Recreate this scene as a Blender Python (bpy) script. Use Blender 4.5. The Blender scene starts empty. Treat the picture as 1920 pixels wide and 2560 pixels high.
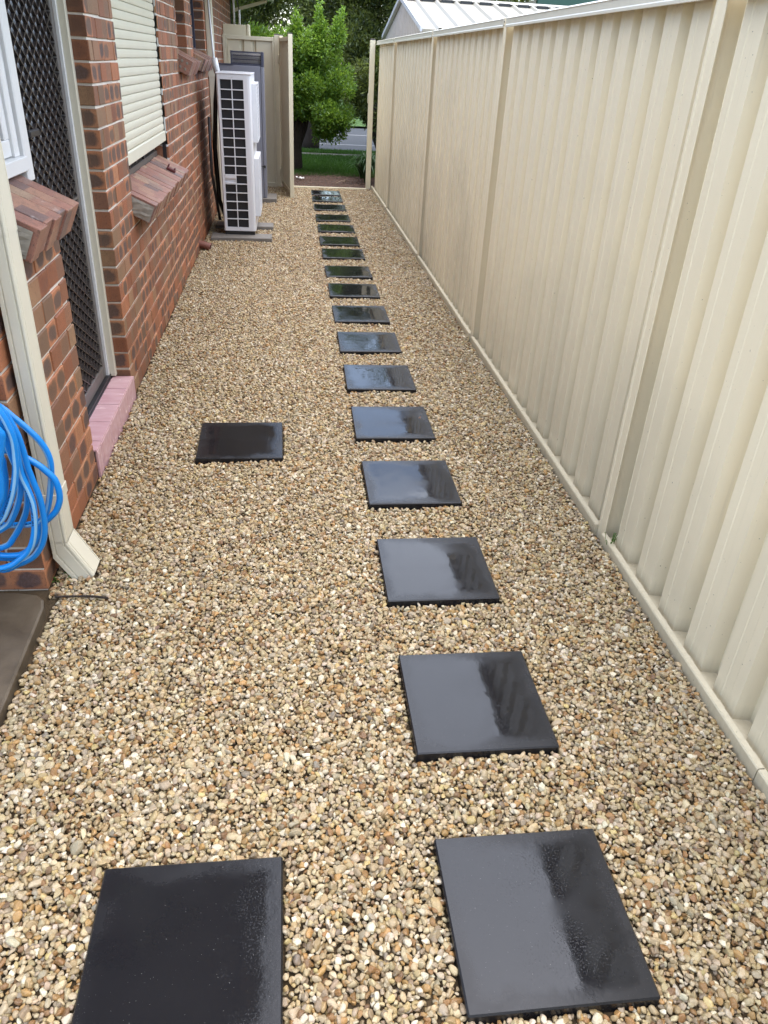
import bpy, math, random
import numpy as np
from mathutils import Vector, Matrix, Euler, noise
random.seed(7); RNG = np.random.default_rng(11)
S = bpy.context.scene; COL = S.collection; PI = math.pi

# ------------------------------------------------------------------ camera
pitch, yaw, roll, FPX, CH = 0.533799518, 0.138649396, 0.0552138905, 1896.72315, 1.62213602
fw = Vector((math.sin(yaw)*math.cos(pitch), math.cos(yaw)*math.cos(pitch), -math.sin(pitch)))
rt = Vector((math.cos(yaw), -math.sin(yaw), 0)); up = rt.cross(fw)
r2 = math.cos(roll)*rt + math.sin(roll)*up; u2 = -math.sin(roll)*rt + math.cos(roll)*up
cd = bpy.data.cameras.new('camera'); cam = bpy.data.objects.new('camera', cd); COL.objects.link(cam)
M4 = Matrix((( r2.x, u2.x, -fw.x, 0), (r2.y, u2.y, -fw.y, 0), (r2.z, u2.z, -fw.z, CH), (0, 0, 0, 1)))
cam.matrix_world = M4
cd.sensor_fit = 'VERTICAL'; cd.sensor_height = 24; cd.lens = FPX/2560*24
cd.clip_start = 0.05; cd.clip_end = 400
S.camera = cam

# ------------------------------------------------------------------ world, sun, exposure
SUN_EL, SUN_AZ = math.radians(78), math.radians(80)
w = bpy.data.worlds.new('World'); S.world = w; w.use_nodes = True
nt = w.node_tree; nt.nodes.clear()
sky = nt.nodes.new('ShaderNodeTexSky'); sky.sky_type = 'NISHITA'; sky.sun_disc = False
sky.sun_elevation = SUN_EL; sky.sun_rotation = SUN_AZ
sky.air_density = 1.0; sky.dust_density = 1.6; sky.ozone_density = 1.0
hs = nt.nodes.new('ShaderNodeHueSaturation'); hs.inputs['Saturation'].default_value = 0.85
bg = nt.nodes.new('ShaderNodeBackground'); bg.inputs['Strength'].default_value = 0.15
wo = nt.nodes.new('ShaderNodeOutputWorld')
nt.links.new(sky.outputs[0], hs.inputs['Color']); nt.links.new(hs.outputs[0], bg.inputs[0]); nt.links.new(bg.outputs[0], wo.inputs[0])
sd = bpy.data.lights.new('sun', 'SUN'); sd.energy = 1.3; sd.angle = math.radians(115); sd.color = (1, 0.985, 0.955)
so = bpy.data.objects.new('sun', sd); COL.objects.link(so)
sv = Vector((math.sin(SUN_AZ)*math.cos(SUN_EL), math.cos(SUN_AZ)*math.cos(SUN_EL), math.sin(SUN_EL)))
so.rotation_euler = sv.to_track_quat('Z', 'Y').to_euler(); so.location = sv*30
S.view_settings.view_transform = 'Standard'; S.view_settings.look = 'None'
S.view_settings.gamma = 1; S.view_settings.use_curve_mapping = False
S.view_settings.exposure = 2.18
try: S.cycles.use_denoising = True
except Exception: pass

# ------------------------------------------------------------------ helpers
def lk(o): COL.objects.link(o); return o
def wl(o):
    v = Vector((0, 0, 0))
    while o is not None: v += o.location; o = o.parent
    return v
def tag(o, label=None, cat=None, group=None, kind=None):
    if label: o['label'] = label
    if cat: o['category'] = cat
    if group: o['group'] = group
    if kind: o['kind'] = kind
    return o
def thing(name, loc, label, cat, group=None, rz=0):
    o = bpy.data.objects.new(name, None); lk(o); o.location = loc; o.rotation_euler = (0, 0, rz); o.empty_display_size = .1
    return tag(o, label, cat, group)
def mesh_from(name, V, F, mat, smooth=False, mats=None, mi=None):
    me = bpy.data.meshes.new(name); me.from_pydata(V, [], F)
    for m in (mats or [mat]): me.materials.append(m)
    if mi is not None: me.polygons.foreach_set('material_index', mi)
    if smooth: me.polygons.foreach_set('use_smooth', [True]*len(F))
    me.update(); return me
class MB:
    def __init__(s): s.V = []; s.F = []; s.sm = []
    def add(s, V, F, sm=False):
        b = len(s.V); s.V += [tuple(v) for v in V]; s.F += [tuple(b+i for i in f) for f in F]; s.sm += [sm]*len(F); return s
    def box(s, x0, x1, y0, y1, z0, z1, c=0, only=None):
        if c <= 0:
            V = [(x0,y0,z0),(x1,y0,z0),(x1,y1,z0),(x0,y1,z0),(x0,y0,z1),(x1,y0,z1),(x1,y1,z1),(x0,y1,z1)]
            return s.add(V, [(0,3,2,1),(4,5,6,7),(0,1,5,4),(1,2,6,5),(2,3,7,6),(3,0,4,7)])
        # chamfered box: 24 verts
        X = (x0, x1); Y = (y0, y1); Z = (z0, z1); V = []; idx = {}
        for i in (0, 1):
            for j in (0, 1):
                for k in (0, 1):
                    a, b, d = (1, -1)[i]*c, (1, -1)[j]*c, (1, -1)[k]*c
                    for ax, p in enumerate(((X[i], Y[j]+b, Z[k]+d), (X[i]+a, Y[j], Z[k]+d), (X[i]+a, Y[j]+b, Z[k]))):
                        idx[(i, j, k, ax)] = len(V); V.append(p)
        F = []
        F.append([idx[0,0,0,0], idx[0,0,1,0], idx[0,1,1,0], idx[0,1,0,0]]); F.append([idx[1,0,0,0], idx[1,1,0,0], idx[1,1,1,0], idx[1,0,1,0]])
        F.append([idx[0,0,0,1], idx[1,0,0,1], idx[1,0,1,1], idx[0,0,1,1]]); F.append([idx[0,1,0,1], idx[0,1,1,1], idx[1,1,1,1], idx[1,1,0,1]])
        F.append([idx[0,0,0,2], idx[0,1,0,2], idx[1,1,0,2], idx[1,0,0,2]]); F.append([idx[0,0,1,2], idx[1,0,1,2], idx[1,1,1,2], idx[0,1,1,2]])
        for j in (0, 1):
            for k in (0, 1):
                F.append([idx[0,j,k,1], idx[1,j,k,1], idx[1,j,k,2], idx[0,j,k,2]])
        for i in (0, 1):
            for k in (0, 1):
                F.append([idx[i,0,k,0], idx[i,1,k,0], idx[i,1,k,2], idx[i,0,k,2]])
        for i in (0, 1):
            for j in (0, 1):
                F.append([idx[i,j,0,0], idx[i,j,1,0], idx[i,j,1,1], idx[i,j,0,1]])
        for i in (0, 1):
            for j in (0, 1):
                for k in (0, 1): F.append([idx[i,j,k,0], idx[i,j,k,1], idx[i,j,k,2]])
        cen = Vector(((x0+x1)/2, (y0+y1)/2, (z0+z1)/2)); G = []
        for f in F:
            p = [Vector(V[q]) for q in f]; n = (p[1]-p[0]).cross(p[2]-p[0]); m = sum(p, Vector())/len(p)
            G.append(f if n.dot(m-cen) > 0 else f[::-1])
        return s.add(V, G)
    def tube(s, pts, r, n=10, cap=True):
        P = [Vector(p) for p in pts]; rr = r if isinstance(r, (list, tuple)) else [r]*len(P); V = []; F = []
        t = (P[1]-P[0]).normalized(); a = t.orthogonal().normalized()
        for i, p in enumerate(P):
            t = ((P[min(i+1, len(P)-1)]-P[max(i-1, 0)])).normalized()
            a = (a - t*a.dot(t)).normalized(); b = t.cross(a)
            for k in range(n):
                an = 2*PI*k/n; V.append(p + (a*math.cos(an)+b*math.sin(an))*rr[i])
        for i in range(len(P)-1):
            for k in range(n): F.append((i*n+k, i*n+(k+1) % n, (i+1)*n+(k+1) % n, (i+1)*n+k))
        s.add(V, F, True)
        if cap: b = len(s.V)-len(V); s.F += [tuple(b+k for k in range(n))[::-1], tuple(b+(len(P)-1)*n+k for k in range(n))]; s.sm += [False, False]
        return s
    def ext(s, prof, axis, a, b, closed=True, cap=True):
        """extrude a 2-D profile along axis x / y / z from a to b"""
        n = len(prof)
        def mk(p, t): return {'x': (t, p[0], p[1]), 'y': (p[0], t, p[1]), 'z': (p[0], p[1], t)}[axis]
        V = [mk(p, a) for p in prof]+[mk(p, b) for p in prof]
        F = [(i, (i+1) % n, n+(i+1) % n, n+i) for i in range(n if closed else n-1)]
        if closed and cap: F += [tuple(range(n))[::-1], tuple(range(n, 2*n))]
        return s.add(V, F)
    def build(s, name, mat, parent=None, local=False, smooth=None):
        V = s.V
        if parent is not None and not local:
            o = wl(parent); V = [(v[0]-o.x, v[1]-o.y, v[2]-o.z) for v in V]
        me = mesh_from(name, V, s.F, mat)
        me.polygons.foreach_set('use_smooth', s.sm if smooth is None else [smooth]*len(s.F))
        ob = lk(bpy.data.objects.new(name, me)); ob.parent = parent; return ob
def fixn(o):
    import bmesh
    bm = bmesh.new(); bm.from_mesh(o.data); bmesh.ops.recalc_face_normals(bm, faces=bm.faces); bm.to_mesh(o.data); bm.free(); return o

# ------------------------------------------------------------------ materials
class N:
    def __init__(s, name):
        s.m = bpy.data.materials.new(name); s.m.use_nodes = True; s.t = s.m.node_tree; s.t.nodes.clear()
        s.out = s.n('OutputMaterial')
    def n(s, ty, **k):
        o = s.t.nodes.new('ShaderNode'+ty)
        for a, b in k.items(): setattr(o, a, b)
        return o
    def L(s, a, b): s.t.links.new(a, b)
    def val(s, sock, v):
        if hasattr(v, 'is_linked') or hasattr(v, 'links'): s.L(v, sock)
        else:
            if isinstance(v, tuple) and len(v) == 3 and sock.type == 'RGBA': v = v+(1,)
            sock.default_value = v
    def math(s, op, a, b=0.0, c=None, clamp=False):
        o = s.n('Math', operation=op); o.use_clamp = clamp; s.val(o.inputs[0], a); s.val(o.inputs[1], b)
        if c is not None: s.val(o.inputs[2], c)
        return o.outputs[0]
    def noise(s, vec, sc, det=3, rough=.55, dist=0, dim='3D', w=None):
        o = s.n('TexNoise', noise_dimensions=dim); o.inputs['Scale'].default_value = sc; o.inputs['Detail'].default_value = det
        o.inputs['Roughness'].default_value = rough; o.inputs['Distortion'].default_value = dist
        if vec is not None: s.L(vec, o.inputs['Vector'])
        if w is not None: s.val(o.inputs['W'], w)
        return o
    def ramp(s, f, pts, interp='LINEAR'):
        o = s.n('ValToRGB'); s.val(o.inputs[0], f); cr = o.color_ramp; cr.interpolation = interp
        while len(cr.elements) < len(pts): cr.elements.new(.5)
        for e, (p, c) in zip(cr.elements, pts):
            e.position = p; e.color = (c if isinstance(c, tuple) else (c, c, c))+(1,)
        return o.outputs[0]
    def mix(s, f, a, b, mode='MIX'):
        o = s.n('Mix', data_type='RGBA', blend_type=mode); s.val(o.inputs[0], f); s.val(o.inputs[6], a); s.val(o.inputs[7], b); return o.outputs[2]
    def vmap(s, vec, sc=(1, 1, 1), loc=(0, 0, 0)):
        o = s.n('Mapping'); o.inputs['Scale'].default_value = sc; o.inputs['Location'].default_value = loc; s.L(vec, o.inputs[0]); return o.outputs[0]
    def bsdf(s, col, rough=.5, metal=0, spec=.5, bump=None, bstr=.3, bdist=.002, **k):
        b = s.n('BsdfPrincipled'); s.val(b.inputs['Base Color'], col); s.val(b.inputs['Roughness'], rough); s.val(b.inputs['Metallic'], metal)
        s.val(b.inputs['Specular IOR Level'], spec)
        for a, v in k.items(): s.val(b.inputs[a.replace('_', ' ')], v)
        if bump is not None:
            bp = s.n('Bump'); bp.inputs['Strength'].default_value = bstr; bp.inputs['Distance'].default_value = bdist
            s.L(bump, bp.inputs['Height']); s.L(bp.outputs[0], b.inputs['Normal'])
        s.L(b.outputs[0], s.out.inputs[0]); s.b = b; return s.m
    def pos(s): return s.n('NewGeometry').outputs['Position']
    def tc(s, w='Object'): return s.n('TexCoord').outputs[w]
def simple(name, col, rough=.5, metal=0, var=.12, sc=30, spec=.5):
    n = N(name); t = n.noise(n.pos(), sc, 4)
    c = n.mix(t.outputs[0], tuple(x*(1-var) for x in col), tuple(min(1, x*(1+var)) for x in col))
    return n.bsdf(c, rough, metal, spec, bump=t.outputs[0], bstr=.08)
def m_fence(k=1.0):
    n = N('cream_colour_coated_steel'); p = n.pos(); sep = n.n('SeparateXYZ'); n.L(p, sep.inputs[0])
    st = n.noise(n.vmap(p, (14, 14, .7)), 1.0, 5, .6)            # vertical run-off streaks
    st2 = n.noise(n.vmap(p, (70, 70, 1.5)), 1.0, 3, .6)
    bl = n.noise(n.vmap(p, (1.2, 1.2, .9)), 1, 4, .5, 0)
    fl = n.noise(p, 95, 2, .5)
    low = n.math('SUBTRACT', 1.0, n.math('MULTIPLY', sep.outputs[2], .9), clamp=True)  # splash dirt and damp near the ground, plus dimmer low light painted in
    dirt_shade = n.ramp(n.math('ADD', n.math('MULTIPLY', low, .62), n.math('MULTIPLY', n.math('SUBTRACT', bl.outputs[0], .5), 1.3)), [(.15, 0), (.85, 1)])
    c = n.mix(n.ramp(st.outputs[0], [(.3, 0), (.8, 1)]), (.82, .725, .525), (.79, .69, .49))
    c = n.mix(n.math('MULTIPLY', dirt_shade, .8*k), c, (.46, .41, .30))
    c = n.mix(n.math('MULTIPLY', n.ramp(st2.outputs[0], [(.60, 0), (.78, 1)]), .22), c, (.45, .40, .30))
    c = n.mix(n.ramp(fl.outputs[0], [(.745, 0), (.78, .75)]), c, (.10, .085, .05))
    ft = n.ramp(n.math('ADD', sep.outputs[2], n.math('MULTIPLY', st2.outputs[0], .06)), [(.035, .45*k), (.11, 0)])
    c = n.mix(ft, c, (.17, .14, .085))
    r = n.mix(dirt_shade, (.33, .33, .33), (.46, .46, .46))
    return n.bsdf(c, r, 0, .5, bump=n.noise(n.vmap(p, (3, 3, 1.2)), 2, 1).outputs[0], bstr=.05, bdist=.004)
def m_brick(wet=0.0, name='mottled_fired_clay', horiz=False):
    n = N(name)
    uv = n.n('UVMap', uv_map='buv').outputs[0]; bid = n.n('UVMap', uv_map='bid').outputs[0]
    su = n.n('SeparateXYZ'); n.L(uv, su.inputs[0]); sb = n.n('SeparateXYZ'); n.L(bid, sb.inputs[0])
    u, v, seed = su.outputs[0], su.outputs[1], sb.outputs[0]
    wob = n.noise(n.pos(), 22, 2); wobm = n.math('MULTIPLY', n.math('SUBTRACT', wob.outputs[0], .5), .042)
    uu = n.math('ADD', u, wobm)
    half = n.math('FLOOR', n.math('DIVIDE', n.math('ADD', u, n.math('MULTIPLY', wobm, .15)), .118))
    cmb = n.n('CombineXYZ'); n.L(half, cmb.inputs[0]); n.val(cmb.inputs[1], n.math('MULTIPLY', seed, 61.7))
    wn = n.n('TexWhiteNoise', noise_dimensions='2D'); n.L(cmb.outputs[0], wn.inputs['Vector'])
    sc = n.n('SeparateColor'); n.L(wn.outputs['Color'], sc.inputs[0]); r1, r2_, r3 = sc.outputs[0], sc.outputs[1], sc.outputs[2]
    hu = n.math('SUBTRACT', n.math('SUBTRACT', uu, n.math('MULTIPLY', half, .118)), .057)
    hv = n.math('SUBTRACT', v, .039)
    dd = n.math('POWER', n.math('ADD', n.math('POWER', n.math('ABSOLUTE', n.math('DIVIDE', hu, n.math('ADD', .044, n.math('MULTIPLY', r3, .018)))), 2.8), n.math('POWER', n.math('ABSOLUTE', n.math('DIVIDE', n.math('ADD', hv, n.math('MULTIPLY', wobm, .8)), n.math('ADD', .031, n.math('MULTIPLY', r2_, .010)))), 2.8)), .357)
    grain = n.noise(n.vmap(n.pos(), (260, 260, 120)), 1, 3, .6); big = n.noise(n.pos(), 9, 3)
    wn2 = n.n('TexWhiteNoise', noise_dimensions='1D'); n.val(wn2.inputs['W'], n.math('MULTIPLY', seed, 33.3)); q = wn2.outputs['Value']
    base = n.ramp(n.math('FRACT', n.math('ADD', r2_, n.math('MULTIPLY', q, .35))), [(0, (.27, .085, .038)), (.22, (.42, .148, .058)), (.42, (.34, .115, .052)), (.56, (.48, .205, .09)), (.70, (.20, .082, .048)), (.84, (.40, .235, .12)), (1, (.17, .105, .062))])
    # drag lines down the face
    dl = n.noise(n.vmap(uv, (150, 6, 1)), 1, 2, .6, dim='3D')
    base = n.mix(n.math('MULTIPLY', n.ramp(dl.outputs[0], [(.56, 0), (.72, 1)]), .45), base, (.50, .27, .15))
    oval = n.ramp(dd, [(.70, 1), (1.08, 0)]); halo = n.ramp(dd, [(1.0, 1), (1.5, 0)])
    has = n.math('GREATER_THAN', r1, .52)
    dark = n.mix(n.ramp(n.noise(n.pos(), 120, 3).outputs[0], [(.35, 0), (.65, 1)]), (.022, .021, .032), (.075, .070, .088))
    dark = n.mix(r3, dark, (.060, .050, .036))
    c = n.mix(n.math('MULTIPLY', n.math('MULTIPLY', halo, has), .6), base, (.48, .20, .09))
    c = n.mix(n.math('MULTIPLY', n.math('MULTIPLY', oval, has), .9), c, dark)
    full = n.math('MULTIPLY', n.math('LESS_THAN', r1, .13), .7)
    c = n.mix(full, c, (.105, .068, .046))
    c = n.mix(1.0, c, n.ramp(r3, [(0, .60), (.5, .98), (1, 1.2)]), 'MULTIPLY')
    c = n.mix(n.math('MULTIPLY', n.ramp(grain.outputs[0], [(.56, 0), (.70, 1)]), .7), c, (.06, .03, .022))
    c = n.mix(n.math('MULTIPLY', big.outputs[0], .45), c, (.15, .075, .045))
    return n.bsdf(c, .62, 0, .35, bump=n.math('ADD', grain.outputs[0], n.math('MULTIPLY', dl.outputs[0], .5)), bstr=.5, bdist=.0015)
def m_sill():
    n = N('dusky_pink_sill_clay'); p = n.pos(); bid = n.n('UVMap', uv_map='bid').outputs[0]; sb = n.n('SeparateXYZ'); n.L(bid, sb.inputs[0]); seed = sb.outputs[0]
    uv = n.n('UVMap', uv_map='buv').outputs[0]; su = n.n('SeparateXYZ'); n.L(uv, su.inputs[0])
    k = n.math('FLOOR', n.math('DIVIDE', n.math('ADD', su.outputs[0], n.math('MULTIPLY', seed, .11)), .085))
    cmb = n.n('CombineXYZ'); n.L(k, cmb.inputs[0]); n.val(cmb.inputs[1], n.math('MULTIPLY', seed, 47.1))
    wn = n.n('TexWhiteNoise', noise_dimensions='2D'); n.L(cmb.outputs[0], wn.inputs['Vector'])
    c = n.ramp(wn.outputs['Value'], [(0, (.31, .145, .10)), (.3, (.27, .125, .09)), (.5, (.36, .20, .125)), (.62, (.30, .15, .11)), (.72, (.15, .105, .095)), (.86, (.13, .085, .075)), (.94, (.40, .27, .17)), (1, (.33, .17, .12))])
    ln = n.noise(n.vmap(uv, (5, 160, 1)), 1, 3, .6); c = n.mix(n.math('MULTIPLY', n.ramp(ln.outputs[0], [(.5, 0), (.75, 1)]), .4), c, (.46, .25, .20))
    mo = n.noise(p, 38, 4, .7); c = n.mix(n.math('MULTIPLY', n.ramp(mo.outputs[0], [(.48, 0), (.66, 1)]), .5), c, (.12, .07, .06)); sp = n.noise(p, 200, 2); c = n.mix(n.math('MULTIPLY', n.ramp(sp.outputs[0], [(.58, 0), (.68, 1)]), .75), c, (.06, .035, .03))
    lime = n.noise(p, 14, 4, .65); c = n.mix(n.math('MULTIPLY', n.ramp(lime.outputs[0], [(.63, 0), (.72, 1)]), .35), c, (.6, .53, .48))
    return n.bsdf(c, .42, 0, .45, bump=n.math('ADD', sp.outputs[0], ln.outputs[0]), bstr=.45, bdist=.0015)
def m_gravel():
    n = N('crushed_river_stone'); a = n.n('Attribute', attribute_name='tint', attribute_type='INSTANCER').outputs['Color']
    o = n.tc('Object'); t = n.noise(o, 2.6, 4, .62, .6); t2 = n.noise(o, 9, 2)
    oi = n.n('ObjectInfo').outputs['Random']
    c = n.mix(n.ramp(t.outputs[0], [(.35, 0), (.68, 1)]), a, n.mix(.45, a, (.30, .19, .085)))
    c = n.mix(n.ramp(t2.outputs[0], [(.58, 0), (.8, .5)]), c, n.mix(.6, a, (.56, .51, .43)))
    return n.bsdf(c, .42, 0, .5, bump=t2.outputs[0], bstr=.25, bdist=.15)
def m_paver():
    n = N('wet_black_concrete'); o = n.tc('Object'); sp = n.n('SeparateXYZ'); n.L(o, sp.inputs[0])
    rnd = n.n('ObjectInfo').outputs['Random']
    off = n.n('CombineXYZ'); n.L(n.math('MULTIPLY', rnd, 31.0), off.inputs[0]); n.L(n.math('MULTIPLY', rnd, 17.0), off.inputs[1])
    va = n.n('VectorMath', operation='ADD'); n.L(o, va.inputs[0]); n.L(off.outputs[0], va.inputs[1]); q = va.outputs[0]
    ex = n.math('ABSOLUTE', sp.outputs[0]); ey = n.math('ABSOLUTE', sp.outputs[1]); e = n.math('MAXIMUM', ex, ey)
    nb = n.noise(q, 7, 4, .6); ns = n.noise(q, 70, 3, .6); pit = n.noise(q, 240, 2, .6)
    edge = n.math('ADD', e, n.math('MULTIPLY', n.math('SUBTRACT', nb.outputs[0], .5), .11))
    edge = n.math('ADD', edge, n.math('MULTIPLY', n.math('SUBTRACT', ns.outputs[0], .5), .03))
    dry = n.ramp(edge, [(.145, 0), (.185, 1)])
    rough = n.math('ADD', n.math('ADD', n.math('MULTIPLY', dry, .23), .03), n.math('MULTIPLY', n.ramp(n.noise(q, 3.2, 3).outputs[0], [(.5, 0), (.62, 1)]), .11))
    pm_ = n.ramp(n.noise(q, 9, 2).outputs[0], [(.42, .12), (.62, 1)])
    rough = n.math('ADD', rough, n.math('MULTIPLY', n.math('MULTIPLY', pm_, n.ramp(pit.outputs[0], [(.60, 0), (.68, 1)])), .12))
    speck = n.noise(q, 330, 1); c = n.mix(n.ramp(speck.outputs[0], [(.765, 0), (.79, 1)]), (.0085, .0085, .010), (.30, .29, .27))
    c = n.mix(n.math('MULTIPLY', nb.outputs[0], .5), c, (.017, .0165, .0175))
    h = n.math('ADD', n.math('MULTIPLY', dry, n.math('MULTIPLY', ns.outputs[0], .5)), n.math('MULTIPLY', n.math('MULTIPLY', pm_, n.ramp(pit.outputs[0], [(.58, 1), (.70, 0)])), .20))
    wav = n.noise(q, 11, 2); h = n.math('ADD', h, n.math('MULTIPLY', wav.outputs[0], .35))
    return n.bsdf(c, rough, 0, .36, bump=h, bstr=.35, bdist=.0012)
def m_leaf(name, a, b, tr=.35):
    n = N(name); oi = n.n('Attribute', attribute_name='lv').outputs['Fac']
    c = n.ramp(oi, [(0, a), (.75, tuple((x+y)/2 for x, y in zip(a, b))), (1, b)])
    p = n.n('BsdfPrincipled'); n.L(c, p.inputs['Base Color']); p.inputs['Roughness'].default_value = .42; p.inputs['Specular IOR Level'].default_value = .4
    t = n.n('BsdfTranslucent'); n.L(n.mix(.5, c, tuple(min(1, x*1.5) for x in b)), t.inputs[0])
    mx = n.n('MixShader'); mx.inputs[0].default_value = tr; n.L(p.outputs[0], mx.inputs[1]); n.L(t.outputs[0], mx.inputs[2]); n.L(mx.outputs[0], n.out.inputs[0])
    return n.m
def m_tile():
    n = N('pink_glazed_tile'); p = n.pos(); t = n.noise(n.vmap(p, (6, 22, 22)), 1, 4, .6); r = n.n('ObjectInfo').outputs['Random']
    c = n.mix(n.ramp(t.outputs[0], [(.35, 0), (.7, 1)]), (.50, .285, .295), (.60, .40, .40)); c = n.mix(n.math('MULTIPLY', r, .35), c, (.50, .28, .31))
    return n.bsdf(c, n.math('ADD', .14, n.math('MULTIPLY', t.outputs[0], .2)), 0, .5, bump=t.outputs[0], bstr=.15)
def m_mortar():
    n = N('pale_mortar'); t = n.noise(n.pos(), 60, 4, .65); t2 = n.noise(n.pos(), 5, 3)
    c = n.mix(t.outputs[0], (.52, .46, .38), (.70, .65, .56)); c = n.mix(n.ramp(t2.outputs[0], [(.45, 0), (.75, .6)]), c, (.36, .30, .23))
    return n.bsdf(c, .9, 0, .2, bump=t.outputs[0], bstr=.6, bdist=.003)
def m_ground(name, a, b, sc=20, rough=.9, bd=.01):
    n = N(name); t = n.noise(n.pos(), sc, 6, .65); t2 = n.noise(n.pos(), sc*.13, 3)
    c = n.mix(n.math('ADD', n.math('MULTIPLY', t.outputs[0], .6), n.math('MULTIPLY', t2.outputs[0], .4)), a, b)
    return n.bsdf(c, rough, 0, .3, bump=t.outputs[0], bstr=.5, bdist=bd)
def m_slab():
    n = N('damp_brown_concrete'); p = n.pos(); t = n.noise(p, 5, 6, .6, .5); t2 = n.noise(p, 60, 3)
    c = n.mix(n.ramp(t.outputs[0], [(.3, 0), (.75, 1)]), (.055, .040, .025), (.13, .10, .066))
    v = n.n('TexVoronoi', feature='DISTANCE_TO_EDGE'); v.inputs['Scale'].default_value = 1.6; n.L(p, v.inputs['Vector'])
    return n.bsdf(c, n.math('ADD', .22, n.math('MULTIPLY', t.outputs[0], .35)), 0, .5, bump=t2.outputs[0], bstr=.3)
def m_hose():
    n = N('blue_rubber_hose'); uv = n.n('UVMap', uv_map='huv').outputs[0]; s = n.n('SeparateXYZ'); n.L(uv, s.inputs[0])
    st = n.math('MULTIPLY', n.math('GREATER_THAN', s.outputs[0], .44), n.math('LESS_THAN', s.outputs[0], .58))
    pr = n.math('MULTIPLY', n.math('GREATER_THAN', s.outputs[0], .60), n.math('LESS_THAN', s.outputs[0], .68))
    tx = n.noise(n.vmap(uv, (8, 260, 1)), 1, 1); blk = n.noise(n.vmap(uv, (0, 6, 1)), 1, 0)
    pr = n.math('MULTIPLY', n.math('MULTIPLY', pr, n.math('GREATER_THAN', tx.outputs[0], .5)), n.math('GREATER_THAN', blk.outputs[0], .52))
    c = n.mix(st, (.003, .20, .58), (.22, .44, .64)); c = n.mix(pr, c, (.01, .015, .03))
    return n.bsdf(c, .30, 0, .5)
MT = dict(
 fence=m_fence(), rail=m_fence(.55), railtop=simple('pale_top_rail', (.66, .62, .50), .3, var=.08, sc=14), brick=m_brick(), sill=m_sill(), gravel=m_gravel(), paver=m_paver(), mortar=m_mortar(), tile=m_tile(), slab=m_slab(), hose=m_hose(),
 cream=simple('cream_paint', (.58, .54, .42), .35, var=.06, sc=9), cream_s=simple('cream_shutter', (.66, .625, .49), .32, var=.05, sc=7),
 pale=simple('pale_gate_paint', (.68, .61, .44), .38, var=.07, sc=9), white=simple('white_gloss_paint', (.62, .62, .60), .25, var=.05, sc=12),
 white_m=simple('white_enamelled_metal', (.66, .66, .67), .3, var=.05, sc=12), dkmesh=simple('charcoal_bronze_metal', (.05, .04, .035), .22, metal=.2, spec=.9),
 dkframe=simple('brown_grey_frame', (.10, .088, .078), .4), screen=simple('dark_insect_screen', (.30, .33, .37), .7), black=simple('black_plastic', (.015, .015, .017), .35),
 glass=simple('dark_window_glass', (.025, .028, .034), .06), heat=simple('grey_blue_enamel', (.20, .205, .24), .38, var=.06), heatd=simple('dark_blue_trim', (.05, .055, .085), .4),
 fin=simple('black_coil_fins', (.008, .009, .012), .45, sc=80), conc=simple('damp_grey_concrete', (.16, .145, .125), .6, var=.25, sc=25),
 grout=simple('sill_end_mortar', (.27, .245, .20), .9, var=.45, sc=34), joint=simple('dark_joint', (.07, .04, .035), .9), bark=m_ground('brown_bark', (.012, .009, .007), (.045, .033, .025), 28, .9, .03),
 steel=simple('galvanised_steel', (.5, .5, .52), .35, metal=.7), maroon=simple('maroon_plastic', (.10, .02, .02), .35), terra=simple('terracotta_pipe', (.16, .055, .035), .5),
 soil=m_ground('dark_sandy_bed', (.03, .02, .01), (.09, .06, .03), 90), earth=m_ground('bare_earth', (.06, .05, .035), (.10, .085, .06), 6),
 mulch=m_ground('bark_mulch', (.035, .022, .016), (.12, .08, .06), 60), lawn=m_ground('lawn_turf', (.02, .05, .008), (.06, .12, .02), 30),
 kerb=m_ground('pale_path_concrete', (.10, .09, .075), (.17, .155, .13), 20, .85, .003), road=m_ground('blue_grey_asphalt', (.026, .029, .036), (.038, .042, .050), 90, .75, .004),
 line=simple('white_road_paint', (.22, .22, .22), .6), roof=simple('dark_roof_tiles', (.09, .05, .04), .6, var=.3, sc=6), green=simple('dark_green_gutter', (.012, .06, .04), .35),
 soffit=simple('cream_soffit', (.5, .47, .38), .6), shed=simple('pinkish_cream_cladding', (.52, .46, .40), .4, var=.05), shedroof=simple('off_white_roofing', (.27, .245, .19), .4, var=.04),
 galv=simple('pale_blue_grey_steel', (.60, .61, .63), .3, var=.08, sc=14), paper=simple('crumpled_white_paper', (.75, .72, .7), .8), wood=simple('dead_pale_wood', (.30, .22, .15), .9, var=.3),
 stick=simple('mulch_chips', (.16, .10, .075), .9, var=.6, sc=50), inner=simple('dark_interior', (.02, .02, .02), .9),
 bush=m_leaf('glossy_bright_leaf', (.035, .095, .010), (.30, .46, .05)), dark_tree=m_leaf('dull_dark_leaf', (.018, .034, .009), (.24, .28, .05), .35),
 grass=m_leaf('grass_blade', (.03, .08, .01), (.09, .20, .025), .3), strap=m_leaf('strap_leaf', (.015, .05, .012), (.06, .13, .035), .25), twig=simple('grey_twig', (.11, .095, .08), .9))
for k in ('glass',): MT[k].node_tree.nodes
def struct(o): o['kind'] = 'structure'; return o

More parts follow.
